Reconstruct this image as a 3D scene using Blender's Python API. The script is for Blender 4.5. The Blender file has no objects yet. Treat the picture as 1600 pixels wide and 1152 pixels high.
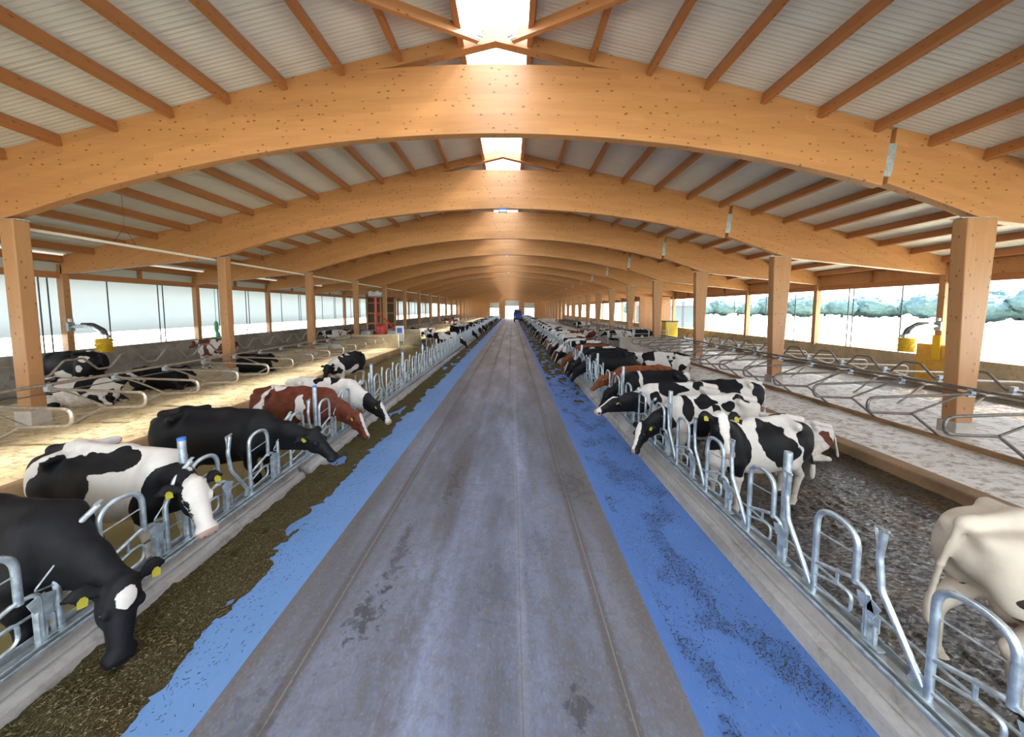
import bpy, bmesh, math, random
import numpy as np
from mathutils import Vector, Matrix, noise
R = math.radians
sc = bpy.context.scene
C = bpy.context.scene.collection
random.seed(7)

# ------------------------------------------------------------------ camera, world, sun, exposure
CAM_H = 2.95
cam_d = bpy.data.cameras.new('camera'); cam = bpy.data.objects.new('camera', cam_d); C.objects.link(cam)
cam.location = (0, 0, CAM_H)
cam.rotation_euler = (R(90 - 3.776), 0, 0)
cam_d.sensor_width = 36.0
cam_d.lens = 36.0 * 500 / 1600
cam_d.shift_y = -60 / 1600
cam_d.clip_start = 0.05; cam_d.clip_end = 2000
sc.camera = cam

world = bpy.data.worlds.new('world'); sc.world = world; world.use_nodes = True
wn = world.node_tree; wn.nodes.clear()
wo = wn.nodes.new('ShaderNodeOutputWorld'); wb = wn.nodes.new('ShaderNodeBackground')
tc = wn.nodes.new('ShaderNodeTexCoord'); sp = wn.nodes.new('ShaderNodeSeparateXYZ'); cr = wn.nodes.new('ShaderNodeValToRGB')
wn.links.new(tc.outputs['Generated'], sp.inputs[0]); wn.links.new(sp.outputs['Z'], cr.inputs[0])
cr.color_ramp.elements[0].position = 0.0; cr.color_ramp.elements[0].color = (0.97, 0.985, 1, 1)
cr.color_ramp.elements[1].position = 0.7; cr.color_ramp.elements[1].color = (0.60, 0.79, 1, 1)
wn.links.new(cr.outputs[0], wb.inputs[0]); wb.inputs[1].default_value = 1.25
wn.links.new(wb.outputs[0], wo.inputs[0])

sun_d = bpy.data.lights.new('sun', 'SUN'); sun = bpy.data.objects.new('sun', sun_d); C.objects.link(sun)
sun_d.energy = 9.0; sun_d.angle = R(7); sun_d.color = (1.0, 0.93, 0.82)
sun.rotation_euler = Vector((-1, 0.10, -1.0)).to_track_quat('-Z', 'Y').to_euler()
sun.location = (30, -10, 30)

sc.view_settings.view_transform = 'Standard'
sc.view_settings.look = 'None'
sc.view_settings.gamma = 1
sc.view_settings.use_curve_mapping = False
sc.view_settings.exposure = 2.2
sc.cycles.max_bounces = 8; sc.cycles.diffuse_bounces = 5; sc.cycles.glossy_bounces = 3
sc.cycles.transparent_max_bounces = 12; sc.cycles.sample_clamp_indirect = 6
sc.cycles.caustics_reflective = False; sc.cycles.caustics_refractive = False

# ------------------------------------------------------------------ helpers
def tag(o, label=None, cat=None, group=None, kind=None):
    if label: o['label'] = label
    if cat: o['category'] = cat
    if group: o['group'] = group
    if kind: o['kind'] = kind
    return o

def thing(name, label, cat, loc=(0, 0, 0), rz=0, group=None, kind=None):
    o = bpy.data.objects.new(name, None); C.objects.link(o)
    o.empty_display_size = 0.1
    o.location = loc; o.rotation_euler = (0, 0, rz)
    return tag(o, label, cat, group, kind)

def fillet(pts, rad, n=5):
    """round the inner corners of a polyline"""
    pts = [Vector(p) for p in pts]; out = [pts[0]]
    for i in range(1, len(pts) - 1):
        a, b, c = pts[i-1], pts[i], pts[i+1]
        u, v = (a - b), (c - b)
        lu, lv = u.length, v.length
        u.normalize(); v.normalize()
        ang = u.angle(v)
        if ang > R(175): out.append(b); continue
        d = min(rad / math.tan(ang / 2), lu * .49, lv * .49)
        p, q = b + u * d, b + v * d
        for k in range(n + 1):
            t = k / n
            out.append((1-t)**2 * p + 2*t*(1-t) * b + t*t * q)
    out.append(pts[-1])
    return out

class MB:
    def __init__(s): s.v = []; s.f = []
    def box(s, c, d, rz=0, ry=0, rx=0):
        m = Matrix.Rotation(rz, 3, 'Z') @ Matrix.Rotation(ry, 3, 'Y') @ Matrix.Rotation(rx, 3, 'X')
        b = len(s.v)
        for x in (-.5, .5):
            for y in (-.5, .5):
                for z in (-.5, .5):
                    s.v.append(tuple(Vector(c) + m @ Vector((x*d[0], y*d[1], z*d[2]))))
        for q in ((0,1,3,2),(4,6,7,5),(0,4,5,1),(2,3,7,6),(0,2,6,4),(1,5,7,3)): s.f.append([b+i for i in q])
        return s
    def bb(s, x0, x1, y0, y1, z0, z1):
        return s.box(((x0+x1)/2, (y0+y1)/2, (z0+z1)/2), (x1-x0, y1-y0, z1-z0))
    def tube(s, pts, r, n=8, r2=None):
        pts = [Vector(p) for p in pts]; m = len(pts); b = len(s.v)
        t = (pts[1]-pts[0]).normalized()
        up = Vector((0, 0, 1)) if abs(t.z) < .9 else Vector((1, 0, 0))
        nx = t.cross(up).normalized()
        for i, p in enumerate(pts):
            if i == 0: tt = (pts[1]-p)
            elif i == m-1: tt = (p-pts[i-1])
            else: tt = (pts[i+1]-p).normalized() + (p-pts[i-1]).normalized()
            tt.normalize()
            nx = (nx - tt * nx.dot(tt)).normalized(); ny = tt.cross(nx)
            rr = r if r2 is None else r + (r2-r)*i/(m-1)
            for k in range(n):
                a = 2*math.pi*k/n
                s.v.append(tuple(p + nx*(rr*math.cos(a)) + ny*(rr*math.sin(a))))
        for i in range(m-1):
            for k in range(n):
                k2 = (k+1) % n
                s.f.append([b+i*n+k, b+i*n+k2, b+(i+1)*n+k2, b+(i+1)*n+k])
        s.f.append([b+k for k in range(n)][::-1]); s.f.append([b+(m-1)*n+k for k in range(n)])
        return s
    def prism_y(s, poly, y0, y1):          # poly in XZ, extruded along Y
        b = len(s.v); n = len(poly)
        for y in (y0, y1):
            for (x, z) in poly: s.v.append((x, y, z))
        s.f.append([b+i for i in range(n)]); s.f.append([b+n+i for i in range(n)][::-1])
        for i in range(n):
            j = (i+1) % n; s.f.append([b+i, b+n+i, b+n+j, b+j])
        return s
    def strip_y(s, top, bot, y0, y1):      # band between two XZ polylines with equal counts
        b = len(s.v); n = len(top)
        for y in (y0, y1):
            for p in top: s.v.append((p[0], y, p[1]))
            for p in bot: s.v.append((p[0], y, p[1]))
        def T(k, i): return b + k*2*n + i
        def B(k, i): return b + k*2*n + n + i
        for i in range(n-1):
            s.f.append([B(0,i), B(0,i+1), T(0,i+1), T(0,i)])
            s.f.append([T(1,i), T(1,i+1), B(1,i+1), B(1,i)])
            s.f.append([T(0,i), T(0,i+1), T(1,i+1), T(1,i)])
            s.f.append([B(1,i), B(1,i+1), B(0,i+1), B(0,i)])
        s.f.append([B(0,0), T(0,0), T(1,0), B(1,0)]); s.f.append([T(0,n-1), B(0,n-1), B(1,n-1), T(1,n-1)])
        return s
    def ball(s, c, r, nu=10, nv=7):
        if not hasattr(r, '__len__'): r = (r, r, r)
        b = len(s.v); s.v.append((c[0], c[1], c[2]+r[2]))
        for i in range(1, nv):
            a = math.pi*i/nv
            for k in range(nu):
                p = 2*math.pi*k/nu
                s.v.append((c[0]+r[0]*math.sin(a)*math.cos(p), c[1]+r[1]*math.sin(a)*math.sin(p), c[2]+r[2]*math.cos(a)))
        s.v.append((c[0], c[1], c[2]-r[2])); e = len(s.v)-1
        for k in range(nu):
            k2 = (k+1) % nu
            s.f.append([b, b+1+k, b+1+k2]); s.f.append([e, e-nu+k2, e-nu+k])
            for i in range(nv-2): s.f.append([b+1+i*nu+k, b+1+(i+1)*nu+k, b+1+(i+1)*nu+k2, b+1+i*nu+k2])
        return s
    def xf(s, M):
        s.v = [tuple(M @ Vector(v)) for v in s.v]; return s
    def mesh(s, name, m=None, smooth=False):
        me = bpy.data.meshes.new(name); me.from_pydata(s.v, [], s.f); me.update()
        bm = bmesh.new(); bm.from_mesh(me); bmesh.ops.recalc_face_normals(bm, faces=bm.faces)
        bm.to_mesh(me); bm.free()
        if smooth:
            me.polygons.foreach_set('use_smooth', [True]*len(me.polygons))
            try: me.set_sharp_from_angle(angle=R(45))
            except Exception: pass
        if m: me.materials.append(m)
        return me

def link(name, me, parent=None, loc=None):
    o = bpy.data.objects.new(name, me); C.objects.link(o)
    if parent: o.parent = parent
    if loc: o.location = loc
    return o
def obj(name, mb, m, parent=None, smooth=False, bevel=0, loc=None):
    o = link(name, mb.mesh(name, m, smooth), parent, loc)
    if bevel:
        b = o.modifiers.new('b', 'BEVEL'); b.width = bevel; b.segments = 2; b.limit_method = 'ANGLE'; b.angle_limit = R(40)
    return o
def struct(name, mb, m, parent=None, **k):
    o = obj(name, mb, m, parent, **k)
    if parent is None: o['kind'] = 'structure'
    return o
def dup(root, loc=None, rz=None, label=None, group=None):
    r = root.copy(); C.objects.link(r)
    if loc is not None: r.location = loc
    if rz is not None: r.rotation_euler = (0, 0, rz)
    if label: r['label'] = label
    if group: r['group'] = group
    for ch in list(root.children):
        c = ch.copy(); C.objects.link(c); c.parent = r
        for g in list(ch.children):
            d = g.copy(); C.objects.link(d); d.parent = c
    return r

# ------------------------------------------------------------------ materials
class NT:
    def __init__(s, name, rough=.6, spec=.5, metal=0):
        s.m = bpy.data.materials.new(name); s.m.use_nodes = True
        s.t = s.m.node_tree; s.p = s.t.nodes['Principled BSDF']
        s.p.inputs['Roughness'].default_value = rough; s.p.inputs['Metallic'].default_value = metal
        s.p.inputs['Specular IOR Level'].default_value = spec
        s.tc = s.t.nodes.new('ShaderNodeTexCoord')
    def L(s, a, b): s.t.links.new(a, b)
    def N(s, t): return s.t.nodes.new(t)
    def mapc(s, scale=(1,1,1), loc=(0,0,0), src='Object', rot=(0,0,0)):
        n = s.N('ShaderNodeMapping'); n.inputs['Scale'].default_value = scale; n.inputs['Location'].default_value = loc
        n.inputs['Rotation'].default_value = rot
        s.L(s.tc.outputs[src], n.inputs[0]); return n.outputs[0]
    def noise(s, vec, scale, detail=4, rough=.55, dist=0):
        n = s.N('ShaderNodeTexNoise'); n.inputs['Scale'].default_value = scale; n.inputs['Detail'].default_value = detail
        n.inputs['Roughness'].default_value = rough; n.inputs['Distortion'].default_value = dist
        s.L(vec, n.inputs['Vector']); return n.outputs[0]
    def ramp(s, fac, stops):
        n = s.N('ShaderNodeValToRGB'); e = n.color_ramp.elements
        while len(e) < len(stops): e.new(.5)
        for i, (p, c) in enumerate(stops):
            e[i].position = p; e[i].color = (*c, 1) if len(c) == 3 else c
        s.L(fac, n.inputs[0]); return n.outputs[0]
    def math(s, op, a, b=None, c=None):
        n = s.N('ShaderNodeMath'); n.operation = op
        for i, v in enumerate((a, b, c)):
            if v is None: continue
            if isinstance(v, (int, float)): n.inputs[i].default_value = v
            else: s.L(v, n.inputs[i])
        return n.outputs[0]
    def smooth(s, v, a, b, lo=0., hi=1.):
        n = s.N('ShaderNodeMapRange'); n.interpolation_type = 'SMOOTHSTEP'
        s.L(v, n.inputs[0]); n.inputs[1].default_value = a; n.inputs[2].default_value = b
        n.inputs[3].default_value = lo; n.inputs[4].default_value = hi; return n.outputs[0]
    def mix(s, fac, a, b, mode='MIX'):
        n = s.N('ShaderNodeMix'); n.data_type = 'RGBA'; n.blend_type = mode
        for i, v in ((0, fac), (6, a), (7, b)):
            if isinstance(v, (int, float)): n.inputs[i].default_value = v
            elif isinstance(v, tuple): n.inputs[i].default_value = (*v, 1)
            else: s.L(v, n.inputs[i])
        return n.outputs[2]
    def sep(s, src='Object'):
        n = s.N('ShaderNodeSeparateXYZ'); s.L(s.tc.outputs[src], n.inputs[0]); return n.outputs
    def color(s, c):
        if isinstance(c, tuple): s.p.inputs['Base Color'].default_value = (*c, 1)
        else: s.L(c, s.p.inputs['Base Color'])
        return s
    def bump(s, h, strength=.3, dist=.02):
        n = s.N('ShaderNodeBump'); n.inputs['Strength'].default_value = strength; n.inputs['Distance'].default_value = dist
        s.L(h, n.inputs['Height']); s.L(n.outputs[0], s.p.inputs['Normal']); return s
    def attr(s, name):
        n = s.N('ShaderNodeAttribute'); n.attribute_name = name; return n.outputs['Fac']

def plain(name, c, rough=.5, metal=0, var=.12, sc_=6, spec=.5):
    n = NT(name, rough, spec, metal)
    f = n.noise(n.mapc(), sc_, 4)
    n.color(n.mix(f, tuple(x*(1-var) for x in c), tuple(min(1, x*(1+var)) for x in c)))
    return n.m

def wood(name, axis, base=(.60, .33, .135), knots=True, lam=.045, curve=0):
    """spruce glulam, grain along the axis"""
    n = NT(name, .42, .45)
    st = [1, 1, 1]; st['xyz'.index(axis)] = .08
    v = n.mapc(tuple(st))
    g = n.noise(v, 22, 5, .6, .3)
    g2 = n.noise(v, 3.0, 3)
    col = n.mix(g, tuple(x*.82 for x in base), tuple(min(1, x*1.15) for x in base))
    col = n.mix(n.smooth(g2, .3, .7), col, n.mix(.4, col, tuple(min(1, x*1.3 + .02) for x in base)))
    # board lamellae
    o = n.sep()
    zc = o[2] if axis != 'z' else o[0]
    if curve: zc = n.math('ADD', zc, n.math('MULTIPLY', n.math('MULTIPLY', o[0], o[0]), curve))
    wn_ = n.N('ShaderNodeTexWhiteNoise'); wn_.noise_dimensions = '2D'; cw = n.N('ShaderNodeCombineXYZ')
    row = n.math('FLOOR', n.math('DIVIDE', zc, lam*3)); n.L(row, cw.inputs[0])
    n.L(n.math('FLOOR', n.math('ADD', n.math('DIVIDE', o['xyz'.index(axis)], 2.3), n.math('MULTIPLY', row, .37))), cw.inputs[1]); n.L(cw.outputs[0], wn_.inputs['Vector'])
    col = n.mix(n.math('MULTIPLY', wn_.outputs[0], .30), col, tuple(x*.62 for x in base))
    lz = n.math('FRACT', n.math('DIVIDE', zc, lam*3))
    seam = n.smooth(n.math('ABSOLUTE', n.math('SUBTRACT', lz, .5)), .47, .5)
    col = n.mix(n.math('MULTIPLY', seam, .18), col, (.32, .16, .06))
    if knots:
        oo = n.sep(); ia = 'xyz'.index(axis); oth = [q for q in range(3) if q != ia]
        cv = n.N('ShaderNodeCombineXYZ'); n.L(n.math('MULTIPLY', oo[ia], 3.2), cv.inputs[0])
        n.L(n.math('MULTIPLY', n.math('ADD', oo[oth[0]], oo[oth[1]]), 6.5), cv.inputs[1])
        vn = n.N('ShaderNodeTexVoronoi'); vn.voronoi_dimensions = '2D'; vn.inputs['Scale'].default_value = 1.0; n.L(cv.outputs[0], vn.inputs['Vector'])
        gate = n.smooth(n.math('FRACT', n.math('MULTIPLY', vn.outputs['Color'], 1.0)), .25, .9)
        k = n.math('MULTIPLY', n.math('LESS_THAN', vn.outputs['Distance'], n.math('ADD', .03, n.math('MULTIPLY', gate, .07))), n.math('GREATER_THAN', gate, .28))
        col = n.mix(n.math('MULTIPLY', n.smooth(vn.outputs['Distance'], .20, .07), n.math('MULTIPLY', gate, .5)), col, (.34, .15, .05))
        col = n.mix(n.math('MULTIPLY', k, .85), col, (.13, .05, .02))
    n.color(col); n.bump(g, .12, .004)
    return n.m

M_BEAM = wood('glulam_beam', 'x', (.46, .218, .084), curve=.0152)
M_PILLAR = wood('glulam_pillar', 'z', (.40, .205, .088))
M_PURLIN = wood('spruce_purlin', 'y', (.36, .145, .050))
M_BOARD = wood('boarding', 'z', (.46, .22, .085), True, .06)

def concrete(name, base, var=.25, rough=.75, streak=0, stain=None):
    n = NT(name, rough, .4)
    v = n.mapc((1, .35 if streak else 1, 1))
    a = n.noise(v, 1.3, 6, .6); b = n.noise(n.mapc(), 18, 5, .65)
    col = n.mix(n.smooth(a, .3, .7), tuple(x*(1-var) for x in base), tuple(min(1, x*(1+var)) for x in base))
    col = n.mix(n.math('MULTIPLY', n.smooth(b, .45, .75), .35), col, tuple(x*.6 for x in base))
    if stain: col = n.mix(n.math('MULTIPLY', n.smooth(n.noise(n.mapc(), 3.3, 5, .7), .52, .68), .55), col, stain)
    n.color(col); n.bump(b, .25, .01)
    return n.m
M_CURB = concrete('curb_concrete', (.31, .295, .285), .35, .8, 1, (.13, .11, .09))
M_WALLC = concrete('wall_concrete', (.30, .29, .27), .25, .85, 0, (.13, .11, .09))
M_WALLR = concrete('splashed_wall_concrete', (.50, .42, .28), .2, .85, 0, (.26, .19, .10))
M_PED = concrete('pedestal_concrete', (.46, .42, .37), .2, .85)

# feed lane: worn concrete with wheel stains and two scored track lines
n = NT('lane_concrete', .5, .12)
o = n.sep(); X, Y = o[0], o[1]
a = n.noise(n.mapc((1, .22, 1)), 1.1, 7, .62); b = n.noise(n.mapc(), 9, 6, .7, .4); c = n.noise(n.mapc((3, .12, 1)), 2.2, 5, .6)
col = n.ramp(a, [(.34, (.090, .092, .110)), (.5, (.155, .172, .240)), (.66, (.25, .29, .42))])
col = n.mix(n.math('MULTIPLY', n.smooth(b, .42, .68), .5), col, (.12, .105, .10))
col = n.mix(n.math('MULTIPLY', n.smooth(c, .50, .72), .32), col, (.15, .12, .11))
wob = n.math('MULTIPLY', n.math('SUBTRACT', n.noise(n.mapc((.3, .12, 1)), 1.5, 2), .5), .10)
Xw = n.math('ADD', X, wob)
def band(x, c0, w, soft):
    return n.smooth(n.math('ABSOLUTE', n.math('SUBTRACT', x, c0)), w + soft, w)
def stainband(col, c0, w, soft, k, cc, nz=True):
    f = band(Xw, c0, w, soft)
    if nz: f = n.math('MULTIPLY', f, n.smooth(n.noise(n.mapc((1.5, .5, 1)), 2.4, 5, .7), .25, .6))
    return n.mix(n.math('MULTIPLY', f, k), col, cc)
col = stainband(col, -1.75, .035, .05, .75, (.085, .075, .07), False)
col = stainband(col, .86, .03, .05, .75, (.085, .075, .07), False)
col = stainband(col, -.93, .07, .12, .62, (.10, .085, .085))
col = stainband(col, -1.32, .22, .25, .35, (.13, .11, .10))
col = stainband(col, .60, .16, .3, .3, (.13, .11, .10))
col = stainband(col, 1.22, .08, .2, .4, (.17, .13, .10))
col = stainband(col, -2.2, .04, .1, .4, (.16, .12, .09))
col = n.mix(n.math('MULTIPLY', band(Xw, -1.74, .003, .006), .45), col, (.36, .33, .29))
col = n.mix(n.math('MULTIPLY', band(Xw, .87, .003, .006), .45), col, (.36, .33, .29))
col = n.mix(n.math('MULTIPLY', band(Xw, .09, .01, .06), .08), col, (.62, .61, .62))
col = n.mix(n.math('MULTIPLY', band(X, .08, .003, .004), .6), col, (.13, .12, .11))
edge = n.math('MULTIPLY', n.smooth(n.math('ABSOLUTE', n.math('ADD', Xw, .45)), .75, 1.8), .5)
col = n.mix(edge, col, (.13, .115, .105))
fine = n.noise(n.mapc((1, .6, 1)), 46, 4, .7)
col = n.mix(n.math('MULTIPLY', n.smooth(fine, .5, .72), .35), col, (.10, .09, .085))
col = n.mix(n.math('MULTIPLY', n.smooth(fine, .46, .3), .30), col, (.30, .34, .46))
# the far lane turns lighter and browner
far = n.smooth(Y, 6, 22)
col = n.mix(n.math('MULTIPLY', far, .55), col, (.36, .28, .22))
col = n.mix(n.math('MULTIPLY', n.math('MULTIPLY', n.smooth(b, .42, .68), far), .4), col, (.15, .12, .11))
for c0, w in ((-1.75, .03), (-.93, .035), (.86, .03), (-.12, .02)):
    col = n.mix(n.math('MULTIPLY', n.math('MULTIPLY', band(X, c0, w, .06), far), .6), col, (.07, .06, .055))
jf = n.smooth(n.math('ABSOLUTE', n.math('SUBTRACT', n.math('FRACT', n.math('DIVIDE', Y, 1.3)), .5)), .47, .5)
col = n.mix(n.math('MULTIPLY', n.math('MULTIPLY', jf, far), .35), col, (.12, .09, .08))
# slab joints across the lane and tyre-tread scuffs
jt = n.smooth(n.math('ABSOLUTE', n.math('SUBTRACT', n.math('FRACT', n.math('DIVIDE', Y, 5.2)), .5)), .4985, .5)
col = n.mix(n.math('MULTIPLY', jt, .35), col, (.10, .09, .08))
wv = n.N('ShaderNodeTexWave'); wv.inputs['Scale'].default_value = 2.1; wv.inputs['Distortion'].default_value = 3.5; wv.bands_direction = 'Y'
n.L(n.mapc((.6, 1, 1), rot=(0, 0, .5)), wv.inputs[0])
tr = n.math('MULTIPLY', n.smooth(wv.outputs[1], .55, .9), n.math('MULTIPLY', band(X, -.35, .35, .3), n.smooth(n.noise(n.mapc(), 2.1, 3), .42, .62)))
col = n.mix(n.math('MULTIPLY', tr, .30), col, (.16, .15, .17))
def blot(col, cx, cy, rx, ry, k, cc):
    d = n.math('SQRT', n.math('ADD', n.math('POWER', n.math('DIVIDE', n.math('SUBTRACT', X, cx), rx), 2), n.math('POWER', n.math('DIVIDE', n.math('SUBTRACT', Y, cy), ry), 2)))
    d = n.math('ADD', d, n.math('MULTIPLY', n.math('SUBTRACT', b, .5), 7))
    return n.mix(n.smooth(d, 1.1, .1, 0, k), col, cc)
for q in ((-1.42, 2.92, .16, .30, .8), (-1.36, 3.7, .10, .5, .6), (.50, 2.20, .09, .16, .7), (-1.0, 5.2, .12, .6, .5), (.35, 3.9, .12, .3, .35), (1.0, 5.2, .35, .5, .4), (-.1, 3.2, .3, .4, .3), (-1.9, 1.9, .25, .5, .4)):
    col = blot(col, *q, (.05, .045, .045))
n.color(col); n.L(n.smooth(a, .3, .7, .62, .38), n.p.inputs['Roughness']); n.bump(b, .18, .006)
M_LANE = n.m

# blue trough coating
def blue(name, base, crumbs):
    n = NT(name, .42, .45)
    a = n.noise(n.mapc((1, .6, 1)), 1.6, 4); b = n.noise(n.mapc((2.2, .8, 1)), 10, 5, .7); c = n.noise(n.mapc(), 34, 4, .7)
    col = n.mix(a, tuple(x*.86 for x in base), tuple(min(1, x*1.15) for x in base))
    col = n.mix(n.math('MULTIPLY', n.smooth(b, .5, .8), .35), col, (.25, .33, .48))
    big = n.noise(n.mapc((1.0, .55, 1)), 2.1, 3)
    f = n.math('MULTIPLY', n.smooth(n.math('ADD', c, n.math('MULTIPLY', big, .35)), crumbs, crumbs + .05), .9)
    col = n.mix(f, col, (.055, .045, .028))
    n.color(col); n.bump(f, .4, .01)
    return n.m
M_BLUE = blue('blue_trough_coating', (.072, .160, .42), .80)
M_BLUEL = blue('pale_blue_trough_coating', (.125, .245, .50), .84)

# dark wet grooved floor (right) and brown slurry floor (left)
n = NT('wet_alley_floor', .2, .08)
a = n.noise(n.mapc((1, .5, 1)), 1.0, 5, .6); b = n.noise(n.mapc((1, 2.2, 1)), 16, 6, .75, .5)
col = n.ramp(b, [(.35, (.012, .010, .009)), (.54, (.028, .025, .022)), (.72, (.11, .11, .11))])
col = n.mix(n.math('MULTIPLY', n.smooth(a, .50, .66), .6), col, (.10, .07, .035))
o = n.sep(); gr = n.smooth(n.math('ABSOLUTE', n.math('SUBTRACT', o[0], 4.85)), .03, .015)
col = n.mix(gr, col, (.01, .01, .01))
n.color(col); n.L(n.smooth(b, .35, .65, .10, .42), n.p.inputs['Roughness']); n.bump(b, .5, .02); n.L(n.smooth(n.noise(n.mapc((1, 2, 1)), 13, 5, .7), .44, .56, .12, 1), n.p.inputs['Coat Weight']); n.p.inputs['Coat Roughness'].default_value = .07; n.p.inputs['Coat IOR'].default_value = 1.75; b5 = n.noise(n.mapc((1, 2.0, 1), rot=(0, 0, .4)), 9, 5, .7); bb = n.N('ShaderNodeBump'); bb.inputs['Strength'].default_value = .8; bb.inputs['Distance'].default_value = .05; n.L(b5, bb.inputs['Height']); n.L(bb.outputs[0], n.p.inputs['Coat Normal']); M_WET = n.m
n = NT('slurry_floor', .38, .5)
a = n.noise(n.mapc((1, .4, 1)), 1.4, 5, .6); b = n.noise(n.mapc((2.5, .7, 1)), 8, 5, .7)
col = n.ramp(a, [(.3, (.16, .125, .04)), (.55, (.22, .175, .065)), (.75, (.27, .25, .22))])
col = n.mix(n.math('MULTIPLY', n.smooth(b, .5, .7), .5), col, (.09, .07, .03))
n.color(col); n.bump(b, .35, .01); M_SLURRY = n.m

def bedding(name, c1, c2, c3, rgh=.9):
    n = NT(name, rgh, .5)
    a = n.noise(n.mapc(), 1.3, 6, .65); b = n.noise(n.mapc((1, 1.8, 1)), 22, 6, .75); c = n.noise(n.mapc((1, 1.5, 1)), 5, 6, .7)
    col = n.mix(n.smooth(a, .3, .7), c1, c2)
    col = n.mix(n.math('MULTIPLY', n.smooth(c, .47, .62), .8), col, c3)
    col = n.mix(n.math('MULTIPLY', n.smooth(b, .58, .74), .55), col, tuple(x*.6 for x in c3))
    n.color(col); n.bump(n.math('ADD', c, n.math('MULTIPLY', b, .4)), .8, .05)
    return n.m
M_BEDL = bedding('sawdust_bedding', (.60, .47, .27), (.72, .60, .39), (.30, .20, .09))
M_BEDR = bedding('lit_sand_bedding', (.66, .63, .58), (.78, .76, .72), (.27, .18, .10), .5)  # whitening by side light is put into the right bed's colour
M_CURBB = concrete('brown_curb', (.24, .15, .08), .3, .7)
M_BRISK = concrete('brisket_board', (.26, .15, .07), .3, .8)

# chopped feed
n = NT('feed_silage', .95, .15)
a = n.noise(n.mapc(), 3, 4); b = n.noise(n.mapc((1, 1, 1)), 70, 6, .8); c = n.noise(n.mapc((1.6, .8, 1), rot=(0, 0, .6)), 120, 4, .8)
col = n.ramp(b, [(.34, (.030, .022, .010)), (.5, (.085, .068, .028)), (.68, (.17, .145, .065))])
col = n.mix(n.math('MULTIPLY', n.smooth(a, .45, .7), .5), col, (.09, .045, .018))
col = n.mix(n.math('MULTIPLY', n.smooth(c, .64, .72), .8), col, (.36, .31, .17))
n.color(col); n.bump(b, 1.0, .03); M_FEED = n.m

# ribbed roof sheeting, ribs run up the slope
n = NT('roof_sheeting', .38, .5)
o = n.sep()
rib = n.math('SINE', n.math('MULTIPLY', o[1], 2*math.pi/.085))
seam = n.smooth(n.math('ABSOLUTE', n.math('SUBTRACT', n.math('FRACT', n.math('DIVIDE', o[1], 1.15)), .5)), .495, .499)
rb = n.smooth(rib, -.3, .9)
col = n.mix(n.math('MULTIPLY', rb, .16), (.68, .71, .72), (.46, .49, .50))
col = n.mix(n.math('MULTIPLY', n.noise(n.mapc(), .6, 3), .25), col, (.58, .61, .64))
col = n.mix(n.math('MULTIPLY', seam, .75), col, (.10, .10, .09))
n.color(col); n.bump(rb, .35, .012); M_ROOF = n.m

def galv(name, base=(.50, .57, .62), rough=.36, metal=.75):
    n = NT(name, rough, .5, metal)
    a = n.noise(n.mapc(), 14, 4, .6); b = n.noise(n.mapc(), 55, 3, .7)
    col = n.mix(n.smooth(a, .35, .65), tuple(x*.8 for x in base), tuple(min(1, x*1.18) for x in base))
    col = n.mix(n.math('MULTIPLY', n.smooth(b, .6, .75), .35), col, tuple(x*.55 for x in base))
    n.color(col); n.L(n.smooth(a, .3, .7, rough-.08, rough+.15), n.p.inputs['Roughness']); n.bump(b, .08, .003)
    return n.m
M_GALV = galv('galvanised_steel', (.52, .60, .66))
M_GALVP = galv('galvanised_plate', (.46, .54, .60), .45, .6)
M_STALL = galv('stall_tube', (.20, .19, .18), .38, .7)
M_STALLW = galv('pale_stall_tube', (.36, .32, .27), .42, .6)
M_DARKM = plain('dark_steel', (.05, .055, .06), .5, .4)
M_CHROME = galv('chrome_motor', (.55, .55, .60), .25, .9)
M_BLUECAP = plain('blue_plastic', (.06, .16, .62), .4)
M_RED = plain('red_paint', (.55, .05, .03), .4)
M_YEL = plain('yellow_bristle', (.62, .40, .02), .8, var=.3, sc_=30)
M_YTAG = plain('yellow_tag_plastic', (.30, .27, .012), .5)
M_WHITE = plain('white_enamel', (.80, .80, .78), .4, var=.03)
M_LAMPW = plain('lamp_housing', (.78, .76, .70), .35, var=.04)
M_PANELW = plain('pale_panel', (.50, .53, .52), .6, var=.06)
M_BLACK = plain('black_rubber', (.02, .02, .022), .5)
M_TRUCK = plain('blue_vehicle_paint', (.02, .07, .42), .35)
M_GREEN = plain('green_plastic', (.10, .42, .22), .5)

n = NT('ridge_polycarbonate', .25)
tr = n.N('ShaderNodeBsdfTransparent'); tl = n.N('ShaderNodeBsdfTranslucent'); ms = n.N('ShaderNodeMixShader')
tl.inputs[0].default_value = (.9, .95, 1, 1); tr.inputs[0].default_value = (.96, .98, 1, 1); ms.inputs[0].default_value = .4
n.L(tr.outputs[0], ms.inputs[1]); n.L(tl.outputs[0], ms.inputs[2]); n.L(ms.outputs[0], n.t.nodes['Material Output'].inputs[0]); M_POLY = n.m
n = NT('wind_curtain', .6)
tr = n.N('ShaderNodeBsdfTransparent'); tl = n.N('ShaderNodeBsdfTranslucent'); ms = n.N('ShaderNodeMixShader')
tl.inputs[0].default_value = (.46, .47, .48, 1); tr.inputs[0].default_value = (.75, .93, 1, 1); ms.inputs[0].default_value = .97
n.L(tr.outputs[0], ms.inputs[1]); n.L(tl.outputs[0], ms.inputs[2]); n.L(ms.outputs[0], n.t.nodes['Material Output'].inputs[0]); M_CURT = n.m

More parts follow.
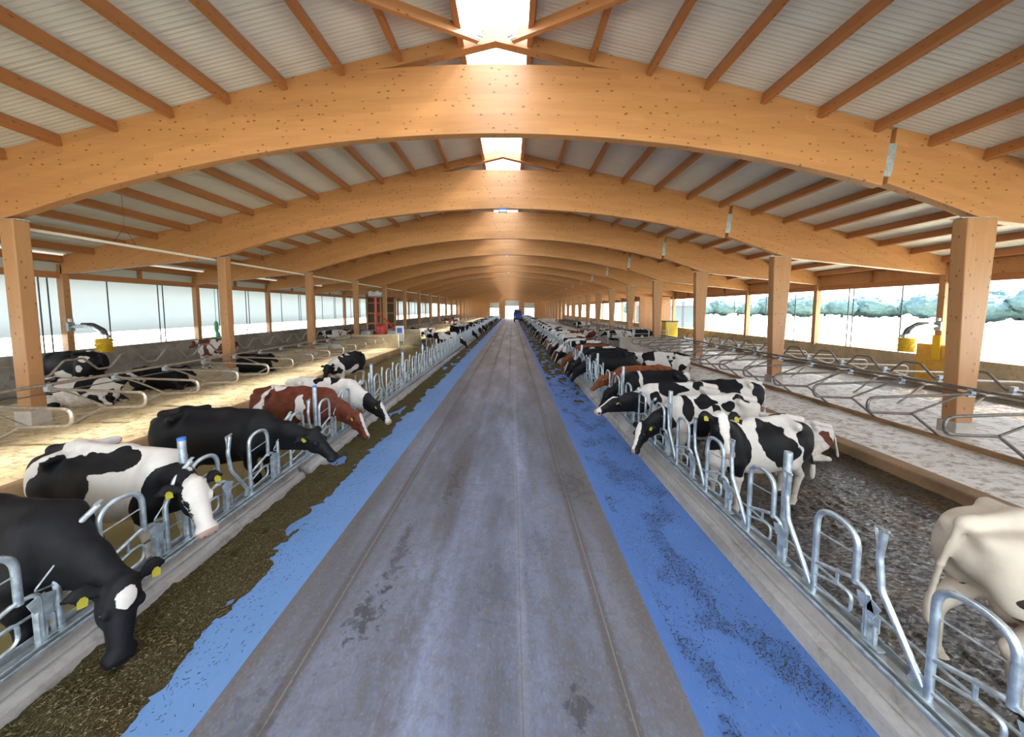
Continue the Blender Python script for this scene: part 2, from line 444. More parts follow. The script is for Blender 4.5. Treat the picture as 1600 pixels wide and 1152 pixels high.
# coats
def coat(name, dark, light=(.60, .57, .54)):
    n = NT(name, .62, .2)
    fine = n.noise(n.mapc(), 42, 4, .6); mid = n.noise(n.mapc(), 9, 4, .6)
    hair = n.noise(n.mapc((1, 4, 4)), 60, 3, .7)
    f = n.math('ADD', n.attr('dark'), n.math('ADD', n.math('MULTIPLY', n.math('SUBTRACT', mid, .5), .24), n.math('MULTIPLY', n.math('SUBTRACT', fine, .5), .10)))
    f = n.smooth(f, -.012, .012)
    wh = n.mix(n.math('MULTIPLY', n.smooth(mid, .4, .7), .4), light, tuple(x*.78 for x in light))
    zz = n.sep()[2]
    wh = n.mix(n.math('MULTIPLY', n.smooth(zz, .75, .15), n.smooth(mid, .35, .6, .1, .7)), wh, (.38, .31, .22))
    dk = n.mix(n.smooth(mid, .3, .7), tuple(x*.75 for x in dark), tuple(x*1.3 for x in dark))
    col = n.mix(f, wh, dk)
    col = n.mix(n.smooth(n.attr('pink'), .4, .6), col, n.mix(f, (.36, .25, .21), tuple(min(1, x*.7 + .006) for x in dark)))
    col = n.mix(n.smooth(n.attr('hoof'), .4, .6), col, (.05, .04, .03))
    n.color(col); n.bump(n.math('ADD', hair, n.math('MULTIPLY', mid, .5)), .18, .006)
    n.L(n.smooth(n.attr('pink'), .4, .6, .62, .4), n.p.inputs['Roughness'])
    return n.m
M_BW = coat('black_white_coat', (.0055, .0055, .0075))
M_RW = coat('red_white_coat', (.105, .026, .013))
M_BR = coat('brown_coat', (.17, .052, .020))
M_CREAM = coat('cream_coat', (.03, .022, .02), (.56, .49, .41))
M_EYE = plain('eye_dark', (.008, .006, .006), .1)

# ------------------------------------------------------------------ barn dimensions
XC = -0.35                        # ridge line
BAY = 5.2; Y1 = 7.3; NF = 19      # first visible frame; frames at Y1 + k*BAY
YEND = Y1 + 18*BAY                # end wall
YB = -9.0                         # how far the barn reaches behind the camera
def zroof(x): return 8.95 - .235*abs(x - XC)
XL, XR = -17.4, 16.8

# ------------------------------------------------------------------ ground, floors
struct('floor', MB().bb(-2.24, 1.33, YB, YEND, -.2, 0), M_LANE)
struct('floor', MB().bb(1.33, 2.60, YB, YEND, -.2, 0), M_BLUE)
struct('floor', MB().bb(-3.55, -2.24, YB, YEND, -.2, 0), M_BLUEL)
struct('floor', MB().bb(2.6, 7.1, YB, YEND, -.4, -.1), M_WET)
struct('floor', MB().bb(-7.6, -3.55, YB, YEND, -.4, -.1), M_SLURRY)
struct('floor', MB().bb(13.4, XR-.1, YB, YEND, -.4, -.1), M_WET)
struct('floor', MB().bb(XL+.1, -14.2, YB, YEND, -.4, -.1), M_SLURRY)
def wet_z(x, y):
    v = noise.noise((x*9, y*5, 1)) + .6*noise.noise((x*21, y*13, 4)) + .35*noise.noise((x*45, y*30, 7))
    return -.090 + .019*v*(.35 + .65*max(0, min(1, .6 + 1.4*noise.noise((x*.7, y*.5, 2)))))
n_ = NT('outside_field', .9, .2)
a = n_.noise(n_.mapc(), .05, 4); n_.color(n_.mix(a, (.50, .50, .36), (.62, .60, .48)))
g = MB().bb(-420, 420, -120, 600, -.75, -.45); struct('ground', g, n_.m)

def grid(x0, x1, y0, y1, nx, ny, fz, yfun=None):
    m = MB()
    for j in range(ny+1):
        t = j/ny; y = y0 + (y1-y0)*(yfun(t) if yfun else t)
        for i in range(nx+1):
            x = x0 + (x1-x0)*i/nx; m.v.append((x, y, fz(x, y)))
    for j in range(ny):
        for i in range(nx):
            a = j*(nx+1)+i; m.f.append([a, a+1, a+nx+2, a+nx+1])
    return m
o = struct('floor', grid(2.93, 7.02, .4, 15, 170, 620, wet_z, lambda t: t**1.35), M_WET); o.data.polygons.foreach_set('use_smooth', [True]*len(o.data.polygons))
sq = lambda t: t**1.8
# lying areas: (x edge at alley, x outer, surface height, material)
def bed_surface(x0, x1, y0, y1, z, m, amp):
    def fz(x, y):
        e = min(abs(x-x0), abs(x1-x))
        return z + amp*(noise.noise((x*1.3, y*1.1, 3)) + .5*noise.noise((x*3.1, y*3.3, 9)) + .25*noise.noise((x*8, y*8, 2))) - .05*max(0, 1-e/.25)
    o = struct('floor', grid(x0, x1, y0, y1, 44, int((y1-y0)*5), fz, sq if y0 < 0 else None), m)
    o.data.polygons.foreach_set('use_smooth', [True]*len(o.data.polygons)); return o
def bed_block(x0, x1, y0, y1, z, m, me, amp, side):
    bed_surface(x0, x1, y0, y1, z, m, amp)
    struct('trim_1', MB().bb(x0+.02, x1-.02, y0, y1, -.3, z-.10), m)
    xe = x1 if side < 0 else x0             # feed-alley edge
    w_ = .09 if side < 0 else .17
    c = MB(); c.bb(xe-w_*.5, xe+w_*1.5 if side > 0 else xe+w_*.5, y0, y1, -.3, z+.03)
    struct('trim_1', c, me, bevel=.03)
YS = 21.6                       # first block of stalls ends here
YS2 = 27.0
for (a, b) in ((YB, YS), (YS2, 60.0), (65.0, YEND-3)):
    bed_block(-14.2, -7.6, a, b, .29, M_BEDL, M_CURBB, .03, -1)
    bed_block(7.1, 13.4, a, b, .08, M_BEDR, M_CURBB, .045, 1)
for (a, b) in ((YS, YS2), (60, 65), (YEND-3, YEND)):
    struct('floor', MB().bb(-14.2, -7.6, a, b, -.4, -.1), M_SLURRY)
    struct('floor', MB().bb(7.1, 13.4, a, b, -.4, -.1), M_WET)
for (a, b) in ((YB, YS-.3), (YS2+.3, 60)):
    struct('trim_2', MB().box((9.4, (a+b)/2, .10), (.16, b-a, .14)), M_BRISK, bevel=.05)

# curbs of the feed table
def curb(s, x, y0, y1):
    prof = [(0, -.02), (.035, .13), (.075, .18), (.105, .185), (.125, .165), (.145, .19), (.17, .29), (.36, .31), (.38, .30), (.38, -.3), (0, -.3)]
    p = [(x + s*u, z) for u, z in prof]
    o = obj('feed_curb', MB().prism_y(p, y0, y1), M_CURB, bevel=.012); return o
GC = 'precast concrete curbs along the feed lane'
for (y0, y1, w) in ((YB, 5.30, 'nearest'), (5.44, 13.2, 'second'), (13.24, 60, 'third'), (60.04, YEND-4, 'farthest')):
    tag(curb(-1, -3.50, y0, y1), w + ' length of concrete feed curb on the left of the lane', 'curb', GC)
for (y0, y1, w) in ((YB, 8.4, 'nearest'), (8.42, 21.0, 'second'), (21.02, 60, 'third'), (60.04, YEND-4, 'farthest')):
    tag(curb(1, 2.54, y0, y1), w + ' length of concrete feed curb on the right of the lane', 'curb', GC)

# feed: ragged mound on the left, thin scatter on the right (mesh dips under the floor where it ends)
def fbm(x, y, s, o=4):
    v = 0; a = 1
    for i in range(o): v += a*noise.noise((x*s, y*s, i*7.1 + 1.3)); s *= 2.03; a *= .5
    return v
def feed_left(x, y):
    edge = -2.60 - .32*min(1, y/6) + .10*noise.noise((0, y*1.7, 5)) + .05*noise.noise((0, y*6, 8))
    d = edge - x; back = x + 3.56
    if d < 0: h = d*.5
    else: h = .085*min(1, d/.35)**.7
    h += .035*fbm(x, y, 4.0, 4) + .012*fbm(x, y, 22, 2)
    hole = noise.noise((x*2.6, y*1.1, 17.0)) + .4*noise.noise((x*7, y*4, 3))
    if hole > .30 and y > 2.6: h -= (hole-.30)*.9*min(1, (y-2.6)/1.5)
    return h - .012
def chopped(m, n, area, zf, seed, tall=.03):
    rnd = random.Random(seed)
    for i in range(n):
        x, y = area(rnd); z = zf(x, y)
        if z < -.003: continue
        L = rnd.uniform(.007, .026) * (2.6 if rnd.random() < .02 else 1); w = rnd.uniform(.0008, .0020); a = rnd.uniform(0, math.pi)
        dz = rnd.uniform(-.4, .5)*L
        dx, dy = math.cos(a)*L/2, math.sin(a)*L/2; nx, ny = -math.sin(a)*w, math.cos(a)*w
        zz = z + rnd.uniform(.001, .012)
        b = len(m.v)
        m.v += [(x-dx-nx, y-dy-ny, zz-dz/2), (x-dx+nx, y-dy+ny, zz-dz/2+.002), (x+dx+nx, y+dy+ny, zz+dz/2+.002), (x+dx-nx, y+dy-ny, zz+dz/2),
                (x, y, zz+w*1.5+.001)]
        m.f += [[b, b+1, b+4], [b+1, b+2, b+4], [b+2, b+3, b+4], [b+3, b, b+4]]
    return m
g = grid(-3.56, -2.2, .6, 12, 90, 560, feed_left, lambda t: t**1.5)
g2 = grid(-3.56, -2.3, 12, YEND-5, 26, 420, feed_left, lambda t: t**1.4)
b = len(g.v); g.v += g2.v; g.f += [[b+i for i in f] for f in g2.f]
o = obj('silage', g, M_FEED, smooth=True)
tag(o, 'chopped brown silage heaped along the curb on the left of the lane', 'feed', kind='stuff')
n = NT('straw_bits', .8, .2); f = n.noise(n.mapc(), 40, 3); n.color(n.ramp(f, [(.3, (.035, .025, .012)), (.5, (.12, .095, .045)), (.68, (.30, .25, .13))])); M_STRAW = n.m
st = chopped(MB(), 26000, lambda r: (r.uniform(-3.5, -2.35), .9 + 7*r.random()**1.4), feed_left, 3)
tag(obj('straw', st, M_STRAW), 'short pale straw bits lying in the silage left of the lane', 'straw', kind='stuff')
def feed_right(x, y):
    near = max(0, 1-(2.56-x)/1.1)
    v = fbm(x*1.0, y*.75, 3.2, 5)
    th = .95 - 1.25*min(1, max(0, (y-7.0)/9)) - .12*near
    return -.006 + min(.05, (v - th)*.055)
g = grid(1.45, 2.58, .8, 14, 110, 700, feed_right, lambda t: t**1.4)
g2 = grid(1.5, 2.58, 14, YEND-5, 22, 420, feed_right, lambda t: t**1.4)
b = len(g.v); g.v += g2.v; g.f += [[b+i for i in f] for f in g2.f]
tag(obj('silage', g, M_FEED, smooth=True), 'thin dark scraps of silage scattered over the blue strip right of the lane', 'feed', kind='stuff')

def scrap_area(r):
    while True:
        x = r.uniform(1.45, 2.54); y = 1.3 + 12*r.random()**1.3
        v = fbm(x*1.1, y*.8, 2.6, 4)
        if v > .26 + r.uniform(-.05, .30) - .02*y or r.random() < .05: return x, y
m = chopped(MB(), 4500, lambda r: (-2.26 - 1.0*r.random()**.6, 1.0 + 11*r.random()**1.2), lambda x, y: .002, 21)
tag(obj('silage_scraps', m, M_FEED), 'loose crumbs of silage on the blue strip left of the lane', 'feed', kind='stuff')
m = chopped(MB(), 17000, scrap_area, lambda x, y: .002 + .012*max(0, fbm(x, y, 9, 2)), 9)
tag(obj('silage_scraps', m, M_FEED), 'dark crumbs and stalks of silage sprinkled on the blue strip right of the lane', 'feed', kind='stuff')

# ------------------------------------------------------------------ roof and frames
def roof_side(s):
    x0, x1 = XC + s*.80, XC + s*18.6
    p = [(x0, zroof(x0)), (x1, zroof(x1)), (x1, zroof(x1)+.12), (x0, zroof(x0)+.12)]
    struct('ceiling', MB().prism_y(p, YB, YEND+.6), M_ROOF)
roof_side(-1); roof_side(1)
# raised translucent ridge light
m = MB(); 
pts = [(XC-.86, 8.90), (XC-.86, 9.20), (XC, 9.42), (XC+.86, 9.20), (XC+.86, 8.90)]
m.strip_y(pts, [(x + (.01 if x < XC else (-.01 if x > XC else 0)), z - (.012 if abs(x-XC) < .1 else 0)) for x, z in pts], YB, YEND+.6)
struct('window_1', m, M_POLY)

pur = [.78] + [2.10 + 1.235*k for k in range(13)]
ordn = ['first', 'second', 'third', 'fourth', 'fifth', 'sixth', 'seventh', 'eighth', 'ninth', 'tenth', 'eleventh', 'twelfth', 'thirteenth', 'outermost']
for s, sd in ((-1, 'left'), (1, 'right')):
    for k, u in enumerate(pur):
        x = XC + s*u; zt = zroof(x)-.004
        o = obj('roof_purlin', MB().box((0, (YB+YEND)/2, -.12), (.115, YEND-YB, .23)), M_PURLIN, loc=(x, 0, zt), bevel=.006)
        o.rotation_euler = (0, s*math.atan(.235), 0)
        tag(o, f'{ordn[k]} lengthwise roof timber {sd} of the ridge skylight, under the grey sheeting', 'roof timber', 'lengthwise timbers carrying the roof sheeting')

TH = .20
def frame_thing(y, label, full=True):
    t = thing('arched_beam', label, 'roof beam', (XC, y, 0), 0, 'arched glulam roof beams across the barn')
    def ztop(u): return min(8.18 - .0150*u*u, 8.95 - .235*abs(u)) - .002 if abs(u) < 5.3 else 8.95 - .235*abs(u) - .002
    def zbot(u):
        a = abs(u)
        return 6.75 - .0154*a*a if a <= 10.9 else (6.75 - .0154*10.9**2) - (a-10.9)*.105
    us = [-17.0 + i*(17.0+8.46)/60 for i in range(61)]
    m = MB().strip_y([(u + (.14*i/60), ztop(u+.14*i/60)) for i, u in enumerate(us)], [(u, zbot(u)) for u in us], -TH/2, TH/2)
    obj('arch', m, M_BEAM, t, bevel=.012 if full else 0)
    us = [8.60 + i*(17.05-8.60)/26 for i in range(27)]
    m = MB().strip_y([(u + .14*(26-i)/26, ztop(u + .14*(26-i)/26)) for i, u in enumerate(us)], [(u, zbot(u)+.10*max(0, 1-i/6)) for i, u in enumerate(us)], -TH/2+.03, TH/2+.03)
    obj('haunch', m, M_BEAM, t, bevel=.012 if full else 0)
    for s in (-1, 1):
        n_ = 12; u = [0.0 + i*5.2/n_ for i in range(n_+1)]
        top = [(s*a, 8.948 - .235*a) for a in u]
        bot = [(s*a, max(8.948-.235*a-.30, min(8.18-.0150*a*a - .004, 8.948-.235*a-.002))) for a in u]
        obj('rafter', MB().strip_y(top, bot, -TH/2+.01, TH/2-.01), M_BEAM, t)
    obj('joint_plate', MB().prism_y([(8.44, 5.85), (8.66, 5.85), (8.74, 6.55), (8.52, 6.55)], -TH/2+.02, TH/2-.02), M_GALVP, t)
    return t
FL = ['arched beam right above the camera, out of the picture', 'nearest arched glulam beam sweeping across the top of the picture', 'second arched beam, behind the nearest one, blue lamp under its middle',
      'third arched beam from the camera', 'fourth arched beam from the camera', 'fifth arched beam from the camera']
f0 = frame_thing(Y1, FL[1])
for k in list(range(1, NF-1)):
    dup(f0, (XC, Y1 + k*BAY, 0), label=FL[k+1] if k < 5 else 'one of the arched beams stacked up far down the barn')
dup(f0, (XC, Y1-BAY, 0), label=FL[0])

# pillars
GP = 'glulam pillars under the arched beams'
def pillar(x, y, w0, w1, zb, zt, label, side):
    t = thing('timber_pillar', label, 'pillar', (x, y, 0), 0, GP)
    m = MB()
    prof = [(-w0/2, zb+.30), (w0/2, zb+.30), (w1/2, zt-.55 if w1 != w0 else zt), (w1/2, zt), (-w1/2, zt), (-w1/2, zt-.55 if w1 != w0 else zt)]
    if w1 == w0: prof = [prof[0], prof[1], prof[3], prof[4]]
    m.prism_y(prof, -.13, .13); obj('shaft', m, M_PILLAR, t, bevel=.018)
    obj('pedestal', MB().bb(-w0/2-.04, w0/2+.04, -.17, .17, -.35, zb+.34), M_PED, t, bevel=.012)
    obj('bearing_plate', MB().bb(-w1/2-.10, w1/2+.05, -.10, .10, zt-.006, zt+.018), M_GALVP, t)
    return t
pl = pillar(-11.13, Y1, .31, .31, .29, 4.93, 'nearest timber pillar on the left, standing in the sawdust bedding', -1)
pr = pillar(10.35, Y1, .38, .66, .02, 4.96, 'nearest timber pillar on the right, flaring towards its top', 1)
for k in list(range(1, NF-1)) + [-1]:
    y = Y1 + k*BAY
    lab = {1: 'second', 2: 'third', 3: 'fourth', 4: 'fifth', 5: 'sixth'}.get(k)
    for src, x, sd in ((pl, -11.13, 'left'), (pr, 10.35, 'right')):
        l = f'{lab} timber pillar from the camera on the {sd}' if lab else (f'timber pillar beside the camera on the {sd}, out of view' if k < 0 else f'one of the timber pillars far down the barn on the {sd}')
        dup(src, (x, y, 0), label=l)

# ridge braces in the bay over the camera
def brace(a, b, label, w=.10, h=.20):
    A, B = Vector(a), Vector(b); d = (B-A); L = d.length
    o = obj('wind_brace', MB().box((L/2, 0, 0), (L, w, h)), M_BEAM, bevel=.008)
    o.location = A; o.rotation_euler = d.to_track_quat('X', 'Z').to_euler()
    tag(o, label, 'brace', 'diagonal braces under the roof')
    e = MB().box((-.02, 0, 0), (.14, .16, .02)).box((.05, .057, .0), (.20, .008, .14)).box((.05, -.057, .0), (.20, .008, .14))
    k = obj('steel_bracket', e, M_GALVP, o); k['label'] = 'galvanised bracket'
    return o
brace((-.72, 7.08, 8.62), (-6.9, 2.4, 7.18), 'diagonal brace running from the ridge to the upper left of the picture')
brace((.02, 7.08, 8.62), (6.2, 2.4, 7.18), 'diagonal brace running from the ridge to the upper right of the picture')
brace((11.45, 7.08, 5.98), (7.4, 4.4, 6.88), 'diagonal brace at the upper right edge of the picture')

# ------------------------------------------------------------------ side walls
def side_wall(x, s, ztop, zhead, mwall, sd):
    struct('wall_'+sd, MB().bb(min(x, x+s*.25), max(x, x+s*.25), YB, YEND, -.5, ztop), mwall, bevel=.01)
    hd = MB().box((x+s*.06, (YB+YEND)/2, zhead+.11), (.16, YEND-YB, .24)); struct('trim_3', hd, M_PURLIN)
    zt = zroof(x)
    struct('trim_4', MB().box((x+s*.06, (YB+YEND)/2, zt-.12), (.12, YEND-YB, .2)), M_PURLIN)
    up = MB().bb(x+s*.10-.02, x+s*.10+.02, YB, YEND, zhead+.2, zt+.05)
    struct('wall_upper_'+sd, up, M_PANELW if s < 0 else M_BOARD)
    wp = None
    for k in range(-1, NF-1):
        y = Y1 + k*BAY
        o = obj('wall_post', MB().bb(-.12, .12, -.10, .10, ztop-.1, zt-.28), M_PILLAR, bevel=.01, loc=(x, y, 0)) if wp is None else wp.copy()
        if wp is None: wp = o
        else: C.objects.link(o); o.location = (x, y, 0)
        lab = {1: 'first', 2: 'second', 3: 'third', 4: 'fourth'}.get(k)
        tag(o, (f'{lab} wooden post in view on the {sd} side wall, between openings' if lab else f'wooden post of the {sd} side wall, ' + ('beside or behind the camera' if k < 1 else 'far down the barn')), 'post', f'wooden posts on the {sd} side wall')
        m = MB().bb(x-.05, x+.05, y+BAY/2-.05, y+BAY/2+.05, zhead+.22, zt-.2); struct('trim_5', m, M_PURLIN)
side_wall(XL, -1, 1.31, 4.14, M_WALLC, 'left')
side_wall(XR, 1, 1.09, 3.95, M_WALLR, 'right')
# thin dark rods in the openings
rodL = MB().tube([(0, 0, 1.25), (0, 0, 4.2)], .022, 6).mesh('curtain_rod', M_DARKM, True)
rodR = MB().tube([(0, 0, 1.05), (0, 0, 4.0)], .022, 6).mesh('curtain_rod', M_DARKM, True)
for s, x, me, sd in ((-1, XL-.02, rodL, 'left'), (1, XR+.02, rodR, 'right')):
    for k in range(0, 13):
        y = Y1 + k*BAY
        for j, dy in enumerate((1.35, 3.32, 3.54) if k else (4.55, 4.78)):
            o = link('curtain_rod', me, loc=(x, y+dy, 0))
            what = ('single rod', 'nearer rod of the pair', 'farther rod of the pair')[j] if k else ('nearer rod of the pair', 'farther rod of the pair')[j]
            lab = f'dark upright {what}, {sd} wall opening ' + (['before', 'after'][0] + ' the first wall post' if k == 0 else f'behind the {["first","second","third"][k-1]} wall post' if k < 4 else 'far down the barn')
            tag(o, lab, 'rod', f'upright rods in the {sd} wall openings')
# wires in the openings
for s, x, sd, zs in ((-1, XL-.1, 'left', (1.42, 1.58)), (1, XR+.1, 'right', (1.35, 1.6))):
    for z, w in zip(zs, ('lower', 'upper')):
        tag(obj('guard_wire', MB().tube([(x, YB, z), (x, YEND, z)], .010, 5), M_GALVP), f'{w} of the two thin wires above the {sd} wall', 'wire')
# wind curtain on the left, drawn down to just above the wall
m = MB()
ny = 260; nz = 3
for j in range(ny+1):
    y = YB + (68-YB)*j/ny
    for i in range(nz+1):
        z = 1.95 + (4.2-1.95)*i/nz; m.v.append((XL-.16 + .02*math.sin(y*2.1)*(1 - i/nz), y, z))
for j in range(ny):
    for i in range(nz): a = j*(nz+1)+i; m.f.append([a, a+1, a+nz+2, a+nz+1])
o = obj('wind_curtain', m, M_CURT, smooth=True)
o.modifiers.new('s', 'SOLIDIFY').thickness = .004
tag(o, 'pale blue translucent wind curtain hanging in the left side openings', 'curtain')

# end wall with three doorways
ew = MB()
def blk(x0, x1, z0, z1): ew.bb(x0, x1, YEND, YEND+.2, z0, z1)
doors = [(-6.9, -4.1, 4.9), (-2.1, 2.1, 5.6), (3.9, 7.0, 4.9)]
xs = [-17.4] + sum([[a, b] for a, b, _ in doors], []) + [16.8]
for i in range(0, len(xs), 2): blk(xs[i], xs[i+1], -.4, 4.2)
for a, b, h in doors: blk(a, b, h, h+.3)
ew.prism_y([(-17.4, 4.2), (-17.4, zroof(-17.4)), (XC, 8.95), (16.8, zroof(16.8)), (16.8, 4.2), (7.0, 4.2), (7.0, 5.2), (3.9, 5.2), (3.9, 4.2), (2.1, 4.2), (2.1, 5.9), (-2.1, 5.9), (-2.1, 4.2), (-4.1, 4.2), (-4.1, 5.2), (-6.9, 5.2), (-6.9, 4.2)], YEND, YEND+.2)
struct('wall_end', ew, M_BOARD)
for i, (a, b, h) in enumerate(doors):
    d = struct('door_%d' % (i+1), MB().bb(a, b, YEND+.02, YEND+.10, h-1.7, h), M_PANELW)

# ------------------------------------------------------------------ feed fence
FZ = .33                       # height of the base rail
XFL, XFR, PITCH = -3.70, 2.79, .82
HH = .84
def headlock_parts(closed):
    """returns dict name -> (MB, material) in local coords: s along +x, z up from rail"""
    r = .024
    P = {}
    hoop = MB().tube(fillet([(0, 0, -.02), (0, 0, HH), (.34, 0, HH), (.34, 0, .40)], .165, 7), r, 10)
    P['hoop'] = (hoop, M_GALV)
    bars = MB()
    bars.tube(fillet([(0, 0, .30), (.30, 0, .42), (.44, 0, .42), (.44, 0, .05)], .07, 4), .018, 8)
    bars.tube([(0, 0, .60), (.34, 0, .64)], .007, 6)
    bars.tube(fillet([(0, 0, .07), (.20, 0, .10), (.32, 0, .12), (.32, 0, .28), (.22, 0, .27), (0, 0, .19)], .06, 4), .013, 8)
    bars.tube([(.20, 0, .26), (.20, 0, .40)], .012, 6)
    P['crossbars'] = (bars, M_GALV)
    latch = MB().box((.44, .012, .16), (.045, .05, .34)).box((.475, -.01, .30), (.07, .012, .14), ry=.4).box((.475, .012, .20), (.08, .010, .12)).box((.43, -.012, .33), (.10, .008, .11), ry=-.3)
    latch.box((.50, 0, .03), (.10, .06, .012)).box((.50, 0, .10), (.012, .03, .16))
    P['latch'] = (latch, M_GALVP)
    sw = MB()
    if closed:
        sw.tube(fillet([(.54, 0, 0), (.54, 0, .52), (.66, -.01, .78), (.82, -.02, .88)], .22, 7), r, 10)
        sw.tube(fillet([(.53, 0, .40), (.38, -.05, .46), (.56, -.02, .60), (.66, -.01, .78)], .02, 3), .007, 6)
        sw.box((.82, -.02, .90), (.06, .035, .012), ry=-.5)
    else:
        sw.tube(fillet([(.52, -.01, .96), (.49, 0, .74), (.52, 0, .50), (.79, 0, .06)], .16, 6), r*.95, 10)
        sw.tube([(.46, -.012, .97), (.50, 0, .70)], .010, 6); sw.tube([(.46, -.012, .97), (.55, -.012, .98)], .010, 6)
        sw.box((.77, 0, .07), (.10, .012, .12), ry=.3)
    P['swing_bar'] = (sw, M_GALV)
    return P
PROTO = {}
def headlock(x, y, rz, closed, label, group, near=True):
    key = (closed, near)
    if key not in PROTO:
        P = headlock_parts(closed)
        if near: PROTO[key] = {k: v[0].mesh(k, v[1], True) for k, v in P.items()}
        else:
            m = MB()
            for k, (q, _) in P.items():
                b = len(m.v); m.v += q.v; m.f += [[b+i for i in f] for f in q.f]
            PROTO[key] = m.mesh('feed_headlock', M_GALV, True)
    if near:
        t = thing('feed_headlock', label, 'headlock', (x, y, FZ), rz, group)
        for k, me in PROTO[key].items(): link(k, me, t)
    else:
        t = link('feed_headlock', PROTO[key], loc=(x, y, FZ)); t.rotation_euler = (0, 0, rz); tag(t, label, 'headlock', group)
    return t

postproto = {}
def fence_post(x, y, label, group, blue=True):
    if 'm' not in postproto:
        postproto['m'] = MB().tube([(0, 0, -.12), (0, 0, 1.46)], .038, 14).mesh('tube', M_GALV, True)
        postproto['c'] = MB().tube([(0, 0, 1.455), (0, 0, 1.485)], .040, 14).mesh('cap', M_BLUECAP, True)
        postproto['g'] = MB().tube([(0, 0, 1.455), (0, 0, 1.475)], .036, 14).mesh('cap', M_GALVP, True)
        postproto['f'] = MB().box((0, 0, -.094), (.16, .16, .012)).mesh('foot', M_GALVP)
    t = thing('fence_post', label, 'post', (x, y, 0), 0, group)
    link('tube', postproto['m'], t); q = link('cap', postproto['c' if blue else 'g'], t)
    if blue: q['label'] = 'blue cap'
    link('foot', postproto['f'], t)
    return t

closedL = {0: 'the nearest black cow', 1: 'the black and white cow on the left', 3: 'the all-black cow', 5: 'the red and white cow', 6: 'the white-fronted cow behind the red one'}
ks = list(range(-1, 118))
for k in ks:
    y = 1.92 + PITCH*k
    if y > YEND-5: break
    if k in closedL: lab = 'left fence headlock closed round the neck of ' + closedL[k]
    elif k < 0: lab = 'galvanised headlock at the lower left corner of the picture'
    elif k < 5: lab = {2: 'empty open headlock between the white-faced cow and the long-necked black cow', 4: 'empty open headlock beyond the neck of the long-necked black cow'}[k]
    elif k in (7, 8): lab = f'{["first", "second"][k-7]} empty headlock beyond the red and white cow on the left'
    else: lab = 'empty galvanised headlock in the long left row beyond the feeding cows'
    headlock(XFL, y, R(90), k in closedL, lab, 'headlocks of the left feed fence', k < 22)
for k in range(-1, 118):
    y = 1.98 + PITCH*k
    if y > YEND-5: break
    cl = k in (6, 7, 9) or (k > 12)
    if k < 6: lab = ['headlock at the lower right corner of the picture', 'nearest whole headlock on the right fence, arch turned to the camera', 'second whole headlock on the right fence', 'headlock before the standing white-blazed cow, beside the nearest round post', 'headlock below the muzzle of the standing cow with the white blaze', 'headlock just beyond the standing cow with the white blaze', 'headlock on the right before the feeding black and white cows'][k+1]
    elif k == 6: lab = 'right headlock round the neck of the spotted cow with its muzzle on the blue strip'
    elif k < 14: lab = 'headlock between the spotted cows and the packed far row on the right fence'
    else: lab = 'headlock in the packed far row of feeding cows on the right fence'
    headlock(XFR, y, R(-90), cl, lab, 'headlocks of the right feed fence', k < 22)
for i in range(0, 38):
    fence_post(XFL-.07, 3.56 + 2.46*i, f'{["nearest","second","third","fourth"][i]} round steel post of the left feed fence, blue cap on top' if i < 4 else 'one of the far round steel posts of the left feed fence', 'steel posts of the left feed fence')
    fence_post(XFR+.07, 3.22 + 2.46*i, f'{["nearest","second","third","fourth"][i]} round steel post of the right feed fence' if i < 4 else 'one of the far round steel posts of the right feed fence', 'steel posts of the right feed fence', False)
for x, s, sd in ((XFL, -1, 'left'), (XFR, 1, 'right')):
    m = MB().box((x, (YEND-5)/2-2, FZ-.012), (.07, YEND-1, .035))
    m.box((x + s*.10, (YEND-5)/2-2, FZ+.0), (.012, YEND-1, .06)).box((x - s*.075, (YEND-5)/2-2, FZ-.02), (.025, YEND-1, .03))
    o = obj('fence_rail', m, M_GALV, bevel=.006)
    tag(o, f'long steel base rail of the {sd} feed fence lying on the curb', 'rail')
    m = MB().tube([(x + s*.10, YB, FZ+.20), (x + s*.10, YEND-5, FZ+.20)], .012, 6)
    tag(obj('locking_rod', m, M_GALVP, smooth=True), f'thin locking rod running along the {sd} headlocks', 'rod')

# ------------------------------------------------------------------ stall dividers (cubicles)
def divider_mesh(zb):
    r = .030; h = 1.06
    m = MB()
    # u runs from the head rail (0) towards the alley (+x)
    m.tube(fillet([(-.05, 0, h+.04), (1.2, 0, h+.0), (2.25, 0, h-.04), (2.25, 0, .70), (1.25, 0, .66), (.45, 0, zb-.05)], .19, 7), r, 9)
    return m
def divider_brace(zb):
    return MB().tube(fillet([(1.30, 0.03, .68), (.55, .03, .98), (0.0, .0, 1.17)], .1, 3), .022, 7)
pro = {}
def divider(x, y, side, zb, mat, label, group):
    k = (side, zb)
    if k not in pro:
        pro[k] = (divider_mesh(zb).mesh('loop', mat, True), divider_brace(zb).mesh('brace', mat, True),
                  MB().box((0, 0, 1.14), (.10, .07, .14)).box((.02, .0, 1.06), (.16, .05, .04)).mesh('clamp', M_GALVP))
    t = thing('stall_divider', label, 'stall divider', (x, y, 0), 0 if side > 0 else math.pi, group)
    for nme, me in zip(('loop', 'brace', 'clamp'), pro[k]): link(nme, me, t)
    return t
XRL, XRR = -10.75, 10.02
